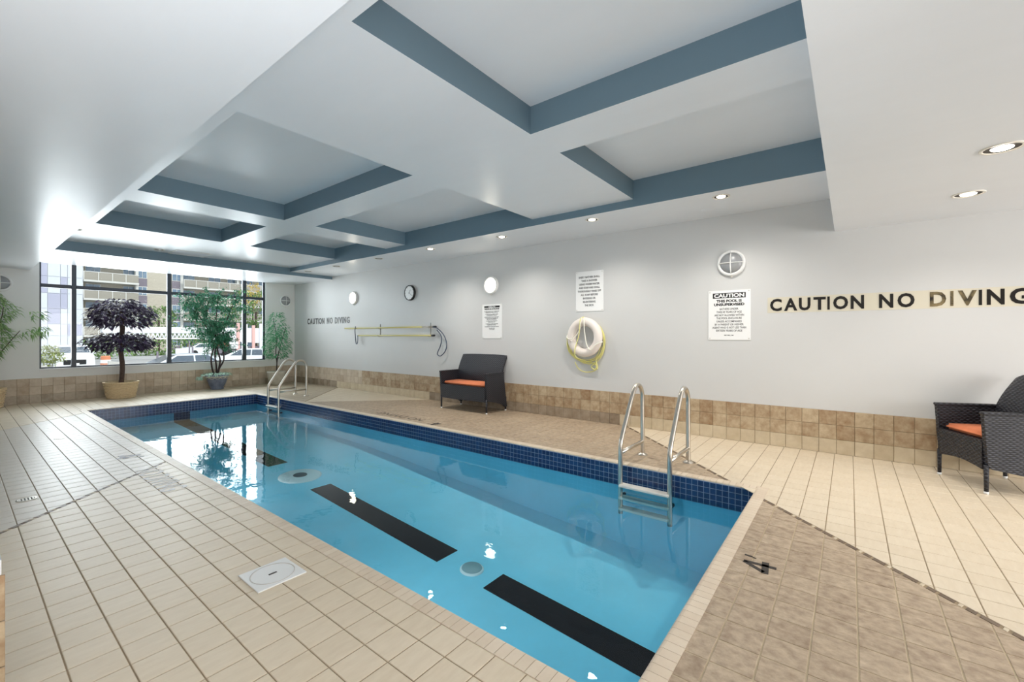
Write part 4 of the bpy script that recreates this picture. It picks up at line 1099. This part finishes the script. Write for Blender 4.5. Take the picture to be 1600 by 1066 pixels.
# low concrete wall / ramp and kerb
x0_, _ = at(170, 31); x1_, _ = at(262, 31)
o = MB().add([(x0_, 31, GZ), (x1_, 31, GZ), (x1_, 31, -.55), (x0_, 31, .02), (x0_, 31.3, GZ), (x1_, 31.3, GZ), (x1_, 31.3, -.55), (x0_, 31.3, .02)], [(0, 1, 2, 3), (5, 4, 7, 6), (3, 2, 6, 7), (0, 3, 7, 4), (1, 5, 6, 2)]).build('ramp_wall', M_conc, None, label='low pale concrete ramp wall behind the purple topiary trunk', cat='wall'); recalc(o)
x0_, _ = at(55, 40); x1_, _ = at(100, 40)
MB().bbox(x0_, x1_, 40, 40.3, GZ, GZ+.5, .03).build('kerb_wall', M_conc, None, label='low concrete wall under the yellow-green shrub', cat='wall')
# boom lift / crane truck
zt, zbm = 2.05, 1.42
xa, da = at(158, 52); xb, db = at(312, 52)
BT = empty('crane_boom', (xa, 52, 0), label='long white lattice boom crossing the view outside', cat='crane')
xl = xa
def zb_(u, v): 
    X_, d_ = at(u, 52); return CAMZ-(v-HOR)/F_PX*d_
z0b, z1b, z2b = zb_(230, 529), zb_(230, 521), zb_(230, 511)
Lb = xb-xa
MB().bbox(0, Lb, -.5, .5, z1b, z2b, .05).build('upper_box', M_white2, BT)
MB().bbox(0, Lb, -.5, -.4, z0b-.08, z0b+.05, .02).build('lower_chord', M_white2, BT)
n = 22
for k in range(n):
    x0_ = Lb*k/n; x1_ = Lb*(k+1)/n; xm = (x0_+x1_)/2
    MB().tube([(x0_, -.45, z0b), (xm, -.45, z1b)], .05, 6).build('lattice_bar', M_white2, BT)
    MB().tube([(xm, -.45, z1b), (x1_, -.45, z0b)], .05, 6).build('lattice_bar', M_white2, BT)
xc, _ = at(313.5, 52); xd, _ = at(412, 52)
CT = empty('crane_truck', (xc, 52, 0), label='white crane truck body at the right end of the lattice boom', cat='truck')
w_ = xd-xc
o = MB().add([(0, -.8, z2b), (w_, -.8, z2b), (w_, -.8, zb_(400, 537)), (0, -.8, zb_(315, 530)), (0, .8, z2b), (w_, .8, z2b), (w_, .8, zb_(400, 537)), (0, .8, zb_(315, 530))], [(0, 1, 2, 3), (5, 4, 7, 6), (0, 4, 5, 1), (3, 2, 6, 7), (0, 3, 7, 4), (1, 5, 6, 2)]).build('body', M_white2, CT); recalc(o)
x5 = at(390, 52)[0]-xc; zlo = zb_(395, 552)
for k in range(6):
    xx = x5-1.6+k*.75
    MB().bbox(xx, xx+.3, -.95, -.8, zb_(395, 546), zb_(395, 506)-.1*(k % 3), .03).build('boom_section', M_white2 if k % 2 else mat('pale_red_stripe', (226, 178, 170), .5), CT)
MB().bbox(x5-3.2, x5+1.6, -.7, .7, GZ+.5, zb_(395, 541), .05).build('chassis', M_plum, CT)
for xx in (x5-2.4, x5-1.2, x5+.6): MB().lathe([(.001, -.2), (.5, -.2), (.5, .2), (.001, .2)], 20, Matrix.Translation((xx, -.6, GZ+.5)) @ Matrix.Rotation(PI/2, 4, 'X')).build('wheel', M_tyre, CT)
# red brick base, sandwich board, posts
xa2, _ = at(296, 74); xb2, _ = at(372, 74)
MB().bbox(xa2, xb2, 74, 75, GZ, zb_(310, 539)-.2, .03).build('brick_planter', M_brickr, None, label='low red brick planter wall by the apartment block', cat='wall')
x, z, d = place(283, 38, 550)
T = empty('sandwich_board', (x, 38, GZ), label='white sandwich board standing left of the silver sedan', cat='sign')
for s_ in (-1, 1):
    o = MB().bbox(-.33, .33, -.015, .015, 0, 1.45, .01).build('board', M_white2, T); o.rotation_euler.x = s_*.12; o.location.y = s_*.17
def post(u, Y, v0, label, sign=0):
    x, z, d = place(u, Y, v0); T = empty('street_post', (x, Y, GZ), label=label, cat='post', group='posts on the street outside')
    MB().tube([(0, 0, 0), (0, 0, z-GZ)], .06, 8).build('pole', M_plum, T)
    if sign: MB().bbox(-.3, .3, -.08, -.04, z-GZ-.55, z-GZ, .01).build('plate', M_white2, T)
post(246, 40, 549, 'short dark post left of the middle mullion'); post(296, 45, 533, 'thin dark post right of the sandwich board')
post(301, 40, 542, 'short post beside the distant white sedan'); post(365, 38, 534, 'post with a white plate left of the third mullion', 1)
